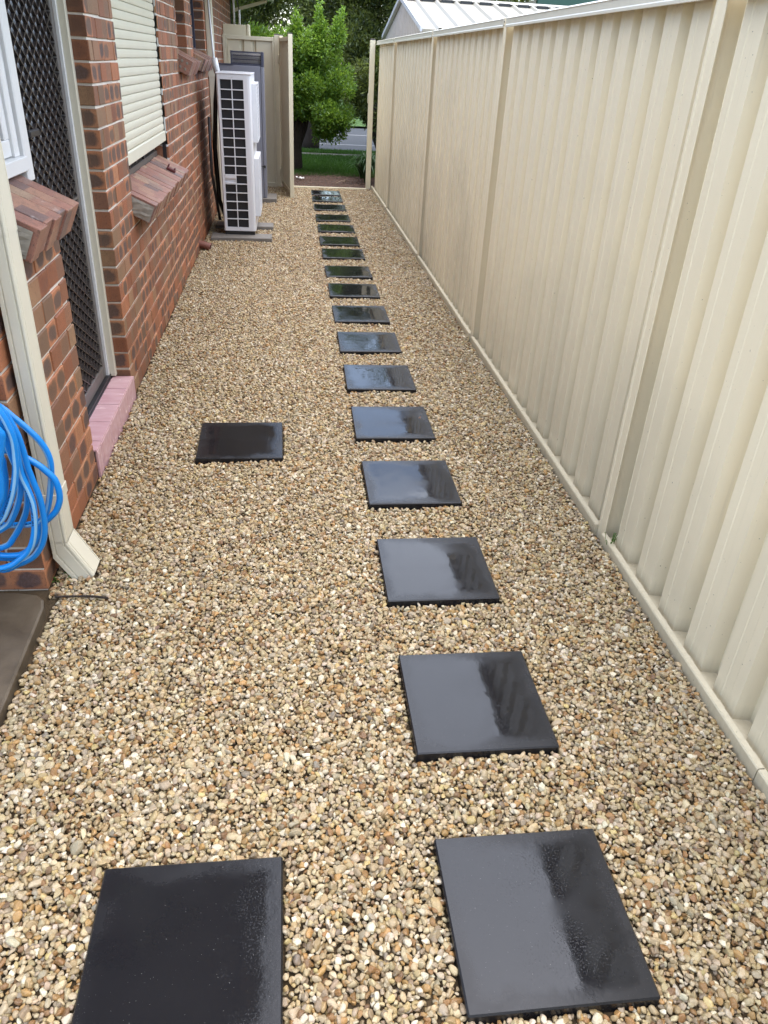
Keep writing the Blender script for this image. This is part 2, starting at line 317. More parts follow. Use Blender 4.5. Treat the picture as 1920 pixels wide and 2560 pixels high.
# ------------------------------------------------------------------ ground, road and street
XW, XF = -0.845, 1.24
def sheet(name, x0, x1, y0, y1, z, mat):
    return struct(MB().add([(x0,y0,z),(x1,y0,z),(x1,y1,z),(x0,y1,z)], [(0,1,2,3)]).build(name, mat))
sheet('ground', -120, 120, -80, 160, -.10, MT['earth'])
sheet('gravel_bed', -3.2, 1.9, -2, 12.12, -.013, MT['soil'])
sheet('mulch_bed', -3, 6, 12.12, 13.75, -.02, MT['mulch'])
sheet('lawn', -30, 30, 13.75, 16.62, -.03, MT['lawn'])
sheet('verge', -60, 60, 17.0, 17.62, -.03, MT['lawn'])
struct(MB().box(-60, 60, 16.62, 17.0, -.08, -.012, .005).build('footpath', MT['kerb']))
struct(MB().box(-60, 60, 17.62, 17.76, -.09, -.01, .01).build('kerb', MT['kerb']))
sheet('road', -60, 60, 17.76, 25.1, -.085, MT['road'])
for y in (19.75, 22.55): sheet('road_marking', -60, 60, y, y+.10 if y < 20 else y+.13, -.081, MT['line'])
sheet('far_verge', -60, 60, 25.1, 60, -.03, MT['lawn'])
# concrete porch slab on the left with a rounded corner
def slab():
    pts = [(-3, -1.5), (-.806, -1.5), (-.812, 1.7), (-.82, 2.09), (-.832, 2.135), (-.86, 2.162), (-.92, 2.175), (-1.0, 2.18), (-3, 2.19)]
    m = MB(); n = len(pts); inn = [(x-.006 if i in (1,2,3,4,5) else x, y-(.006 if y > 2 else 0), .032) for i, (x, y) in enumerate(pts)]
    V = [(x, y, -.09) for x, y in pts]+[(x, y, .026) for x, y in pts]+inn
    F = []
    for i in range(n):
        j = (i+1) % n; F += [(i, j, n+j, n+i), (n+i, n+j, 2*n+j, 2*n+i)]
    F.append(tuple(range(2*n, 3*n))); return struct(m.add(V, F).build('porch_slab', MT['slab']))
slab()

# ------------------------------------------------------------------ brick house
house = thing('brick_house', (XW, 7.0, 0), 'mottled red brown brick house with a screen door along the left of the path', 'house')
wall = MB()
CP = .0875
def cz(k): return CP*k-.005, CP*(k+1)-.015
OPEN = [(2.42, 2.97, 1.16, 2.2, 'w1'), (3.05, 3.96, .118, 2.3, 'door'), (4.58, 6.13, .905, 2.2, 'w2'), (7.17, 7.82, 1.575, 2.2, 'w3'), (8.33, 9.58, 1.575, 2.2, 'w4')]
# door and first window share an opening above the first sill
OPEN[0] = (2.42, 3.05, 1.16, 2.3, 'w1')
YE = 14.37; ZT = 2.36
def clear_spans(z0, z1):
    zm = (z0+z1)/2; sp = [(2.24, YE)]
    for a, b, lo, hi, _ in OPEN:
        if lo < zm < hi:
            ns = []
            for s0, s1 in sp:
                if b <= s0 or a >= s1: ns.append((s0, s1)); continue
                if a > s0+.01: ns.append((s0, a))
                if b < s1-.01: ns.append((b, s1))
            sp = ns
    return sp
NV = 22
cache = {}
def brick_data(L, var, mat, kind):
    key = (round(L, 3), var, kind)
    if key in cache: return cache[key]
    h, d = .0775, .11; m = MB()
    rr = random.Random(hash((round(L*1000), var, 5)) & 0xffff)
    m.box(-d, 0, 0, L, 0, h, .0025) if kind == 'y' else m.box(-L, 0, 0, d, 0, h, .0025)
    V = [(x+rr.uniform(-.0006, .0006), y+rr.uniform(-.0006, .0006), z+rr.uniform(-.0008, .0008)) for x, y, z in m.V]
    me = mesh_from('brick', V, m.F, mat)
    add_uv(me, V, m.F, (var+.5)/NV); cache[key] = me; return me
def add_uv(me, V, F, seeds):
    u1 = me.uv_layers.new(name='buv'); u2_ = me.uv_layers.new(name='bid'); a = []; b = []
    for fi, f in enumerate(F):
        p = [Vector(V[i]) for i in f]; nn = (p[1]-p[0]).cross(p[2]-p[0]); ax = max(range(3), key=lambda k: abs(nn[k]))
        sd_ = seeds if not hasattr(seeds, '__len__') else seeds[fi]
        for q in p:
            if ax == 0: a += [q.y, q.z]
            elif ax == 1: a += [q.x+.117, q.z]
            else: a += [q.y, q.x+.117]
            b += [sd_+(.31 if ax == 1 else 0), 0]
    u1.data.foreach_set('uv', a); u2_.data.foreach_set('uv', b)
BR = []   # (loc, length, variant, kind)
for k in range(-1, 27):
    z0, z1 = cz(k)
    if z1 > ZT+.03: break
    for s0, s1 in clear_spans(z0, z1):
        y = s0; first = True
        grid0 = 2.24 + (0 if k % 2 else -.12)
        if s0 == 2.24 and k % 2 == 0: y = 2.36
        while y < s1-.02:
            nxt = grid0+.24*(math.floor((y-grid0)/.24+1e-6)+1)
            e = min(nxt-.01, s1)
            if s1-e < .045 : e = s1
            L = e-y
            if L > .025:
                if L > .2335:   # overlong closer: cut in two
                    h2 = L/2-.005; BR.append(((XW, y, z0), h2, random.randrange(NV), 'y')); BR.append(((XW, y+h2+.01, z0), h2, random.randrange(NV), 'y'))
                else: BR.append(((XW, y, z0), L, random.randrange(NV), 'y'))
            y = e+.01
    # return wall facing the porch
    x = XW if k % 2 == 0 else XW-.12
    i = 0
    while x > -2.3:
        L = .23; BR.append(((x, 2.24, z0), L, random.randrange(NV), 'x')); x -= L+.01
# rank by how large each one shows from the photograph's side
cp = Vector((0, 0, CH))
def seen(b):
    (x, y, z), L, v, kd = b
    c = Vector((x, y+(L/2 if kd == 'y' else 0), z+.04)) if kd == 'y' else Vector((x-L/2, y, z+.04))
    d = c-cp; dz = d.dot(fw); px = d.dot(r2)/dz*FPX+960; py = 1280-d.dot(u2)/dz*FPX
    if not (-30 < px < 1950 and -30 < py < 2590): return 0
    if y > 8.3 and y < 9.4 and z < 1.3 : return 0.0001
    nx = abs((c-cp).normalized().x if kd == 'y' else (c-cp).normalized().y)
    return L*nx/dz**2
order = sorted(range(len(BR)), key=lambda i: -seen(BR[i])); top = set(order[:296])
core = MB()
wt = [ ]
# mortar core: solid strips between the openings, 7 mm behind the brick faces
def mortar(y0, y1, z0, z1): core.box(XW-.104, XW-.007, y0+.006, y1-.006, z0, z1)
edges = sorted({2.24, YE, *[a for a, *_ in OPEN], *[b for _, b, *_ in OPEN]})
for a, b in zip(edges[:-1], edges[1:]):
    zs = [(-.1, ZT)]
    for p, q, lo, hi, _ in OPEN:
        if p < (a+b)/2 < q:
            nz = []
            for u, v in zs:
                if lo > u: nz.append((u, min(lo-.006, v)))
                if hi < v: nz.append((max(hi, u), v))
            zs = nz
    for u, v in zs: core.box(XW-.104, XW-.007, a+(.006 if any(abs(a-q[1]) < 1e-6 for q in OPEN) or a == 2.24 else 0), b-(.006 if any(abs(b-q[0]) < 1e-6 for q in OPEN) or b == YE else 0), u, v)
core.box(-2.4, XW-.106, 2.247, 2.34, -.1, ZT)
WALL = core.build('wall', MT['mortar'], house)
wlw = wl(WALL)
rest = MB(); rs = []
for i, (loc, L, v, kd) in enumerate(BR):
    if i in top:
        o = bpy.data.objects.new('brick', brick_data(L, v, MT['brick'], kd)); lk(o); o.parent = WALL; o.location = Vector(loc)-wlw+Vector((random.uniform(-.0018, .0015), 0, random.uniform(-.0012, .0012))); o.rotation_euler = (random.uniform(-.006, .006), random.uniform(-.008, .008), random.uniform(-.004, .004))
    else:
        n0 = len(rest.F)
        m = MB(); (m.box(-.11, 0, 0, L, 0, .0775, .0025) if kd == 'y' else m.box(-L, 0, 0, .11, 0, .0775, .0025))
        jx = random.uniform(-.0015, .0015); rest.add([(x+loc[0]+jx, y+loc[1], z+loc[2]) for x, y, z in m.V], m.F); rs.append((v, len(rest.F)-n0, loc, [tuple(p) for p in m.V], m.F))
me = mesh_from('bricks', [(x-wlw.x, y-wlw.y, z-wlw.z) for x, y, z in rest.V], rest.F, MT['brick'])
u1 = me.uv_layers.new(name='buv'); u2_ = me.uv_layers.new(name='bid'); A = []; B = []
for v, nf, loc, Vl, Fl in rs:
    for f in Fl:
        p = [Vector(Vl[i]) for i in f]; nn = (p[1]-p[0]).cross(p[2]-p[0]); ax = max(range(3), key=lambda k: abs(nn[k]))
        for q in p:
            A += ([q.y, q.z] if ax == 0 else [q.x+.117, q.z] if ax == 1 else [q.y, q.x+.117]); B += [(v+.5)/NV+(.31 if ax == 1 else 0), 0]
u1.data.foreach_set('uv', A); u2_.data.foreach_set('uv', B)
o = lk(bpy.data.objects.new('brick', me)); o.parent = WALL; o['kind'] = 'stuff'
# inner leaf so that no light comes through the house
MB().box(-3.4, -1.12, 2.36, YE, -.1, 2.4).box(-1.12, XW-.115, 9.6, YE, -.1, 2.4).build('inner_leaf', MT['inner'], house)
# eave: soffit, fascia, gutter and roof
MB().box(-3.5, -.30, .9, 14.6, 2.385, 2.41).build('eave_soffit', MT['soffit'], house)
MB().box(-.30, -.275, .9, 14.6, 2.37, 2.50).build('fascia', MT['cream'], house)
MB().ext([(-.272, 2.375), (-.19, 2.375), (-.17, 2.40), (-.17, 2.49), (-.182, 2.49), (-.19, 2.41), (-.262, 2.385), (-.262, 2.49), (-.272, 2.49)], 'y', .88, 14.62).build('gutter', MT['cream'], house)
rf = MB(); 
for i in range(14):
    x0, x1 = -.22-.33*i, -.22-.33*(i+1); z0, z1 = 2.50+.13*i, 2.50+.13*(i+1)
    rf.add([(x0, .85, z0), (x0, 14.65, z0), (x1, 14.65, z1), (x1, .85, z1), (x0, .85, z0-.02), (x0, 14.65, z0-.02), (x1, 14.65, z1-.02), (x1, .85, z1-.02)], [(0,1,2,3), (4,7,6,5), (0,4,5,1), (3,2,6,7), (0,3,7,4), (1,5,6,2)])
rf.build('roof', MT['roof'], house)
# end gutter bracket jutting out at the far corner
bb = MB(); bb.add([(-.80,14.42,2.20),(-.80,14.47,2.20),(-.80,14.47,2.245),(-.80,14.42,2.245),(-.285,14.42,2.345),(-.285,14.47,2.345),(-.285,14.47,2.39),(-.285,14.42,2.39)], [(0,1,2,3),(4,7,6,5),(0,4,5,1),(1,5,6,2),(2,6,7,3),(3,7,4,0)])
bb.build('eave_bracket', MT['cream'], house)

# sloping brick sills: bricks on edge, tilted 24 degrees
TS = math.radians(24.5)
def sill(y0, y1, xo, zo, n, endmortar=True):
    """xo, zo = outer top edge"""
    par = MB(); dx, dz = -math.cos(TS), math.sin(TS); nx, nz = -math.sin(TS), -math.cos(TS)
    def P(s, t): return (xo+dx*s+nx*t, zo+dz*s+nz*t)
    prof = [P(.008, .006), P(.215, .006), P(.215, .105), P(.008, .105)]
    par.ext(prof, 'y', y0+.004, y1-.004)
    s = par.build('window_sill', MT['joint'], house); off = wl(s); w_ = (y1-y0)/n
    for i in range(n):
        m = MB(); g = .0026; m.box(0, .228, 0, w_-2*g, 0, .108, .0022)
        rr = random.Random(i*7+int(y0*100)); j = rr.uniform(-.005, .005); jt = rr.uniform(-.0025, .0025)
        V = []
        for a, b, c in m.V:
            x, z = P(a+j, .108-c+jt); V.append((x-off.x, y0+i*w_+g+b-off.y, z-off.z))
        me = mesh_from('brick', V, m.F, MT['sill']); u1 = me.uv_layers.new(name='buv'); u2_ = me.uv_layers.new(name='bid'); A = []; B = []
        sd_ = rr.random()
        for f in m.F:
            p = [m.V[q] for q in f]; v3 = [Vector(q) for q in p]; nn = (v3[1]-v3[0]).cross(v3[2]-v3[0]); ax = max(range(3), key=lambda k: abs(nn[k]))
            for q in p:
                A += ([q[0], q[1]] if ax != 0 else [q[2]+.3, q[1]]); B += [sd_, 0]
        u1.data.foreach_set('uv', A); u2_.data.foreach_set('uv', B)
        o = lk(bpy.data.objects.new('brick', me)); o.parent = s
    return s
s1 = sill(2.45, 2.955, -.732, 1.150, 6)
s2 = sill(4.555, 6.14, -.715, .886, 18)
s3 = sill(7.12, 7.80, -.735, 1.558, 8)
s4 = sill(8.28, 9.50, -.735, 1.567, 14)
for s_, y0, xo, zo in ((s1, 2.447, -.732, 1.150), (s2, 4.552, -.715, .886)):   # rough mortar smeared on the near end
    m = MB(); dx, dz = -math.cos(TS), math.sin(TS); nx, nz = -math.sin(TS), -math.cos(TS); g = 7; V = []; F = []
    for i in range(g+1):
        for j in range(g+1):
            a, b = .012+.2*i/g, .012+.088*j/g
            V.append((xo+dx*a+nx*b, y0-.004-.007*random.random()*(0 < i < g and 0 < j < g), zo+dz*a+nz*b))
    for i in range(g):
        for j in range(g): a = i*(g+1)+j; F.append((a, a+1, a+g+2, a+g+1))
    m.add(V, F).build('mortar_patch', MT['grout'], s_)
for s_, y0, xo, zo in ((s3, 7.118, -.735, 1.558), (s4, 8.278, -.735, 1.567)):   # exposed core holes plugged with mortar
    m = MB(); dx, dz = -math.cos(TS), math.sin(TS); nx, nz = -math.sin(TS), -math.cos(TS)
    for a, b in ((.035, .03), (.075, .03), (.115, .03), (.035, .075), (.075, .075), (.115, .075)):
        cx, czz = xo+dx*a+nx*b, zo+dz*a+nz*b; n0 = 9
        V = [(cx+.011*math.cos(2*PI*q/n0), y0-.0015, czz+.011*math.sin(2*PI*q/n0)) for q in range(n0)]+[(cx, y0-.004, czz)]
        m.add(V, [(q, (q+1) % n0, n0) for q in range(n0)])
    m.build('mortar_plug', MT['grout'], s_)

# first window: white painted timber
w1 = MB(); X0, X1 = -.965, -.905
w1.box(X0, X1+.02, 2.43, 2.975, 1.245, 1.29, .003).box(X0, X1, 2.43, 2.475, 1.29, 2.25, .003).box(X0, X1, 2.915, 2.965, 1.29, 2.25, .003).box(X0, X1, 2.475, 2.915, 2.2, 2.25)
W1 = w1.build('window', MT['white'], house); tag(W1, 'white timber window above the nearest sill')
MB().box(-.95, -.915, 2.478, 2.912, 1.293, 1.345, .003).box(-.95, -.915, 2.478, 2.52, 1.345, 2.19, .003).box(-.95, -.915, 2.865, 2.912, 1.345, 2.19, .003).build('sash', MT['white'], W1)
MB().box(-.937, -.931, 2.52, 2.865, 1.345, 2.19).build('pane', MT['glass'], W1)
MB().box(-.985, -.893, 2.977, 3.05, 1.205, 2.35, .004).box(-.985, -.955, 3.05, 3.085, .13, 2.3).build('door_mullion', MT['white'], house)
# screen door
sdr = MB(); XD = -.958
sdr.box(XD-.03, XD, 3.09, 3.145, .15, 2.2, .003).box(XD-.03, XD, 3.862, 3.91, .15, 2.2, .003).box(XD-.03, XD, 3.145, 3.862, .15, .215, .003).box(XD-.03, XD, 3.145, 3.862, 2.14, 2.2).box(XD-.03, XD, 3.145, 3.862, 1.02, 1.03)
DOOR = sdr.build('screen_door', MT['dkframe'], house); tag(DOOR, 'dark diamond grille security screen door')
gr = MB()
def strand(y0, z0, y1, z1):
    n = max(2, int(abs(y1-y0)/.045*1)+1); L = math.hypot(y1-y0, z1-z0); ty, tz = (y1-y0)/L, (z1-z0)/L; ny, nz = -tz, ty; t = .0016
    V = []
    for (a, b) in ((y0, z0), (y1, z1)):
        for s_, xx in ((-1, XD-.016), (1, XD-.016), (1, XD-.001), (-1, XD-.001)):
            V.append((xx, a+ny*t*s_, b+nz*t*s_))
    gr.add(V, [(0,1,5,4),(1,2,6,5),(2,3,7,6),(3,0,4,7)])
PY, PZ = .0905, .0545; Y0, Y1, Z0, Z1 = 3.145, 3.862, .215, 2.14
for sgn in (1, -1):
    for q in range(-60, 80):
        pts = []
        # line z = z_q + sgn*(PZ/PY)*(y-Y0)
        zq = Z0+PZ*q; sl = sgn*PZ/PY
        ya, yb = Y0, Y1
        za, zb = zq, zq+sl*(Y1-Y0)
        lo, hi = (za, zb) if za < zb else (zb, za)
        if hi < Z0 or lo > Z1: continue
        def atz(z): return Y0+(z-zq)/sl
        c = sorted([ya, yb, min(max(atz(Z0), ya), yb), min(max(atz(Z1), ya), yb)])
        # keep the part inside
        ys = [y for y in c if Z0-1e-6 <= zq+sl*(y-Y0) <= Z1+1e-6]
        if len(ys) < 2 or ys[-1]-ys[0] < .01: continue
        strand(ys[0], zq+sl*(ys[0]-Y0), ys[-1], zq+sl*(ys[-1]-Y0))
gr.build('diamond_grille', MT['dkmesh'], DOOR)
MB().box(XD-.024, XD-.021, 3.145, 3.862, .215, 2.14).build('insect_screen', MT['screen'], DOOR)
hd = MB(); hd.box(XD, XD+.012, 3.098, 3.135, 1.20, 1.42, .003).box(XD+.01, XD+.055, 3.107, 3.125, 1.335, 1.353, .003).box(XD+.04, XD+.058, 3.107, 3.225, 1.333, 1.356, .004).box(XD, XD+.022, 3.10, 3.13, 1.225, 1.265, .003)
hd.build('handle', MT['black'], DOOR)
MB().box(-1.11, -1.06, 3.05, 3.96, .13, 2.3).build('inner_door', MT['inner'], house)
MB().box(-.975, -.945, 3.911, 3.93, .135, 2.3, .002).build('closer_strip', MT['white'], house)
MB().box(-.985, -.914, 3.931, 3.962, .135, 2.3, .004).build('door_jamb', MT['cream'], house)
MB().box(-.99, -.94, 3.05, 3.93, .125, .148).box(-.941, -.936, 3.05, 3.90, .125, .136).build('threshold', MT['black'], house)
# tiled step
st = MB().box(-.945, -.846, 3.058, 3.955, -.08, .118).build('door_step', MT['joint'], house)
ty = [3.058, 3.156, 3.362, 3.568, 3.776, 3.957]
for a, b in zip(ty[:-1], ty[1:]):
    MB().box(-.938, -.8365, a+.003, b-.003, .119, .128, .0015).build('tile', MT['tile'], st)
for a, b in zip([3.062, 3.135, 3.345, 3.556, 3.768], [3.135, 3.345, 3.556, 3.768, 3.985]):
    MB().box(-.8455, -.835, a+.003, b-.003, -.08, .1175, .0015).build('tile', MT['tile'], st)
# roller shutter, 24 curved slats
sh = MB().box(-.905, -.900, 4.585, 6.128, 1.09, 2.3).build('roller_shutter', MT['cream_s'], house); tag(sh, 'cream roller shutter pulled almost down')
off = wl(sh); prof = [(-.872, 0), (-.8665, .0012), (-.8642, .008), (-.8628, .019), (-.8636, .031), (-.866, .0395), (-.871, .0418), (-.884, .0418), (-.884, 0)]
sl0 = MB().ext(prof, 'y', 0, 1.536); slm = mesh_from('slat', [(x-off.x, y, z) for x, y, z in sl0.V], sl0.F, MT['cream_s'])
for k in range(26):
    o = lk(bpy.data.objects.new('slat', slm)); o.parent = sh; o.location = (0, 4.588-off.y, 1.142+.0437*k-off.z)
fixn(o)
MB().box(-.886, -.856, 4.586, 6.126, 1.072, 1.138, .005).build('bottom_rail', MT['cream_s'], sh)
MB().box(-.892, -.848, 6.130, 6.150, .93, 2.3, .002).build('guide', MT['white'], sh)
MB().box(-.886, -.860, 6.1285, 6.1305, .95, 2.3).build('guide_seal', MT['black'], sh)
MB().box(-.892, -.862, 4.581, 4.587, .93, 2.3).build('guide', MT['white'], sh)
w2 = MB(); w2.box(-.975, -.925, 4.59, 6.12, .965, 1.01, .003).box(-.975, -.94, 4.59, 4.63, 1.01, 2.2).box(-.975, -.94, 6.08, 6.12, 1.01, 2.2).box(-.975, -.94, 5.33, 5.37, 1.01, 2.2)
W2 = w2.build('window', MT['dkframe'], house); tag(W2, 'brown framed window behind the roller shutter')
MB().box(-.963, -.957, 4.63, 6.08, 1.01, 2.2).build('pane', MT['glass'], W2)
MB().box(-.94, -.925, 4.70, 4.72, 1.01, 1.09).box(-.94, -.925, 5.02, 5.045, 1.01, 1.09).box(-.94, -.925, 5.55, 5.57, 1.01, 1.09).build('frame_cleat', MT['dkmesh'], W2)
for a, b in ((7.17, 7.82), (8.33, 9.58)):
    m = MB().box(-.985, -.945, a, a+.035, 1.63, 2.2).box(-.985, -.945, b-.035, b, 1.63, 2.2).box(-.985, -.94, a+.035, b-.035, 1.63, 1.665)
    W = m.build('window', MT['heatd'], house); MB().box(-.97, -.965, a+.035, b-.035, 1.665, 2.2).build('pane', MT['glass'], W)

# ------------------------------------------------------------------ near downpipe
def pipe_profile(x0, x1, y0, y1, g=.004):
    # rectangular pipe with pressed grooves on the two visible faces
    return [(x0, y0), (x0+.010, y0), (x0+.013, y0+g), (x0+.016, y0), (x1-.014, y0), (x1-.011, y0+g), (x1-.008, y0), (x1-.004, y0), (x1, y0+.004),
            (x1, y0+.010), (x1-g, y0+.014), (x1, y0+.018), (x1, y1-.014), (x1-g, y1-.011), (x1, y1-.008), (x1, y1-.004), (x1-.004, y1), (x0, y1)]
dp = thing('downpipe', (-.80, 2.35, 0), 'cream rectangular downpipe on the brick corner behind the blue hose, kicked out over the gravel', 'downpipe')
pr = pipe_profile(-.832, -.777, 2.30, 2.40)
m = MB(); m.ext(pr, 'z', .145, 1.168, cap=False); m.build('lower_pipe', MT['cream'], dp)
pr2 = [(x*1.0+(.0015 if x > -.8 else -.0015), y+(.0015 if y > 2.35 else -.0015)) for x, y in pr]
MB().ext(pr2, 'z', 1.16, 2.37, cap=False).build('upper_pipe', MT['cream'], dp)
el = MB(); n = len(pr); V = []
for (x, y) in pr:
    t = (x+.832)/.055; V.append((x-.0006+.0012*t, y+(.0008 if y > 2.35 else -.0008), .150-.0+.030*(t-0.5)*-0+(.0)))
V = [(x+(.001 if x > -.8 else -.001), y+(.001 if y > 2.35 else -.001), .085+.06*((x+.832)/.055)) for x, y in pr]
V2 = [(x+.072+(.0) , y+(.001 if y > 2.35 else -.001), -.045+.052*((x+.832)/.055)) for x, y in pr]
el.add(V+V2, [(i, (i+1) % n, n+(i+1) % n, n+i) for i in range(n)])
el.build('elbow', MT['cream'], dp)
MB().ext([(x, y) for x, y in pr], 'z', .084, .147, cap=False).build('collar', MT['cream'], dp)
MB().box(-.846, -.7745, 2.2965, 2.4035, .295, .335, .001).build('strap', MT['cream'], dp)
# far downpipe, with a white conduit beside it
d2 = thing('downpipe', (-.80, 9.8, 0), 'cream downpipe beyond the narrow windows, running down behind the air conditioner', 'downpipe')
MB().box(-.842, -.772, 9.72, 9.86, -.03, 2.37, .004).build('pipe', MT['cream'], d2)
MB().box(-.844, -.768, 9.715, 9.865, 1.40, 1.44).build('strap', MT['cream'], d2)
c2 = thing('conduit', (-.70, 8.8, 1.46), 'slim white vertical conduit ending in a thick white sleeve on top of the air conditioner', 'conduit')
MB().tube([(-.688, 8.62, 1.57), (-.735, 9.0, 1.9), (-.76, 9.2, 2.1), (-.78, 9.4, 2.38)], .009, 8).build('pipe', MT['white'], c2)
MB().tube([(-.684, 8.60, 1.585), (-.662, 8.60, 1.462)], [.029, .031], 16).build('sleeve', MT['white'], c2)
MB().tube([(-.66, 8.60, 1.46), (-.70, 8.66, 1.2), (-.735, 8.7, .8), (-.72, 8.7, .3), (-.66, 8.7, .12)], .022, 10).tube([(-.74, 8.3, 1.1), (-.75, 8.35, .6), (-.70, 8.4, .15)], .014, 8).build('insulated_tube', MT['black'], c2)

# ------------------------------------------------------------------ blue hose
HP = {
"h1": [(-0.90, 2.17, 0.74), (-0.845, 2.17, 0.705), (-0.817, 2.17, 0.675), (-0.78, 2.17, 0.632), (-0.754, 2.17, 0.595), (-0.739, 2.17, 0.557), (-0.735, 2.17, 0.519), (-0.741, 2.17, 0.473), (-0.752, 2.17, 0.424), (-0.764, 2.17, 0.38), (-0.779, 2.17, 0.342), (-0.801, 2.17, 0.314), (-0.84, 2.17, 0.301), (-0.883, 2.17, 0.3), (-0.925, 2.17, 0.305), (-1.0, 2.17, .36), (-1.04, 2.17, .5), (-1.0, 2.17, .66), (-.93, 2.17, .735)],
"h2": [(-.96, 2.12, .64), (-.88, 2.12, .60), (-0.819, 2.13, 0.578), (-0.785, 2.13, 0.556), (-0.759, 2.13, 0.536), (-0.737, 2.13, 0.511), (-0.719, 2.13, 0.485), (-0.713, 2.13, 0.449), (-0.716, 2.13, 0.412), (-0.732, 2.13, 0.375), (-0.753, 2.13, 0.352), (-0.776, 2.13, 0.331), (-0.795, 2.14, 0.304), (-0.806, 2.14, 0.272), (-0.832, 2.14, 0.237), (-0.88, 2.14, 0.205), (-.96, 2.14, .22), (-1.02, 2.14, .33), (-1.0, 2.14, .5)],
"h3": [(-.86, 2.1, .775), (-0.813, 2.1, 0.723), (-0.804, 2.1, 0.703), (-0.788, 2.1, 0.65), (-0.782, 2.1, 0.598), (-0.779, 2.1, 0.543), (-0.772, 2.1, 0.495), (-0.763, 2.1, 0.437), (-0.763, 2.1, 0.37), (-0.769, 2.1, 0.319), (-0.782, 2.1, 0.277), (-0.803, 2.1, 0.242), (-0.827, 2.1, 0.218), (-0.868, 2.1, 0.197), (-0.93, 2.1, 0.178), (-1.0, 2.1, .25), (-1.02, 2.1, .45), (-.98, 2.1, .65), (-.9, 2.1, .775)],
"h4": [(-.83, 2.07, .775), (-0.805, 2.07, 0.738), (-0.799, 2.07, 0.707), (-0.791, 2.07, 0.672), (-0.788, 2.07, 0.619), (-0.791, 2.07, 0.564), (-0.79, 2.07, 0.527), (-0.78, 2.07, 0.48), (-0.775, 2.07, 0.431), (-0.782, 2.07, 0.365), (-0.798, 2.07, 0.304), (-0.82, 2.07, 0.263), (-0.853, 2.07, 0.232), (-0.885, 2.07, 0.211), (-0.93, 2.07, 0.21), (-.98, 2.07, .3), (-.99, 2.07, .5), (-.93, 2.07, .72), (-.86, 2.07, .79)],
"h5": [(-.83, 2.04, .785), (-0.798, 2.04, 0.743), (-0.785, 2.04, 0.698), (-0.78, 2.04, 0.657), (-0.785, 2.04, 0.604), (-0.792, 2.04, 0.559), (-0.811, 2.04, 0.497), (-0.837, 2.04, 0.44), (-0.867, 2.04, 0.395), (-.92, 2.04, .37), (-.97, 2.04, .45), (-.96, 2.04, .65), (-.89, 2.04, .79)],
"h6": [(-.88, 2.09, .75), (-0.824, 2.09, 0.69), (-0.818, 2.09, 0.639), (-0.814, 2.09, 0.594), (-0.808, 2.09, 0.56), (-0.802, 2.09, 0.532), (-0.806, 2.09, 0.485), (-0.82, 2.09, 0.437), (-0.847, 2.09, 0.381), (-0.876, 2.09, 0.344), (-0.93, 2.09, 0.328), (-.98, 2.09, .42), (-.97, 2.09, .62)],
"h7": [(-.93, 2.14, .72), (-0.853, 2.14, 0.622), (-0.832, 2.14, 0.579), (-0.812, 2.14, 0.529), (-0.806, 2.14, 0.49), (-0.812, 2.14, 0.425), (-0.824, 2.14, 0.374), (-0.848, 2.14, 0.323), (-0.879, 2.14, 0.275), (-0.912, 2.14, 0.24), (-0.98, 2.14, 0.24), (-1.03, 2.14, .38), (-1.0, 2.14, .6)],
"h8": [(-.9, 2.11, .66), (-0.853, 2.11, 0.575), (-0.85, 2.11, 0.538), (-0.854, 2.11, 0.491), (-0.866, 2.11, 0.442), (-0.884, 2.11, 0.393), (-0.93, 2.11, 0.37), (-.97, 2.11, .5)],
"h9": [(-.85, 2.02, .76), (-0.805, 2.02, 0.701), (-0.801, 2.02, 0.672), (-0.826, 2.02, 0.584), (-0.831, 2.02, 0.539), (-0.845, 2.02, 0.477), (-.89, 2.02, .42), (-.94, 2.02, .5), (-.93, 2.02, .68)],
"h10": [(-0.785, 2.155, 0.30), (-0.796, 2.155, 0.274), (-0.82, 2.16, 0.239), (-0.855, 2.16, 0.207), (-0.888, 2.16, 0.186), (-0.918, 2.16, 0.18), (-0.99, 2.16, 0.2), (-1.03, 2.16, .3)]}
def crom(P, sub=6, closed=False):
    P = [Vector(p) for p in P]; out = []; n = len(P)
    for i in range(n if closed else n-1):
        a, b, c, d = (P[(i-1) % n], P[i], P[(i+1) % n], P[(i+2) % n]) if closed else (P[max(i-1, 0)], P[i], P[i+1], P[min(i+2, n-1)])
        for s_ in range(sub):
            t = s_/sub; out.append(.5*((2*b)+(c-a)*t+(2*a-5*b+4*c-d)*t*t+(3*b-a-3*c+d)*t**3))
    out.append(P[0] if closed else P[-1]); return out
hs_ = MB(); huv = []; hn = 12
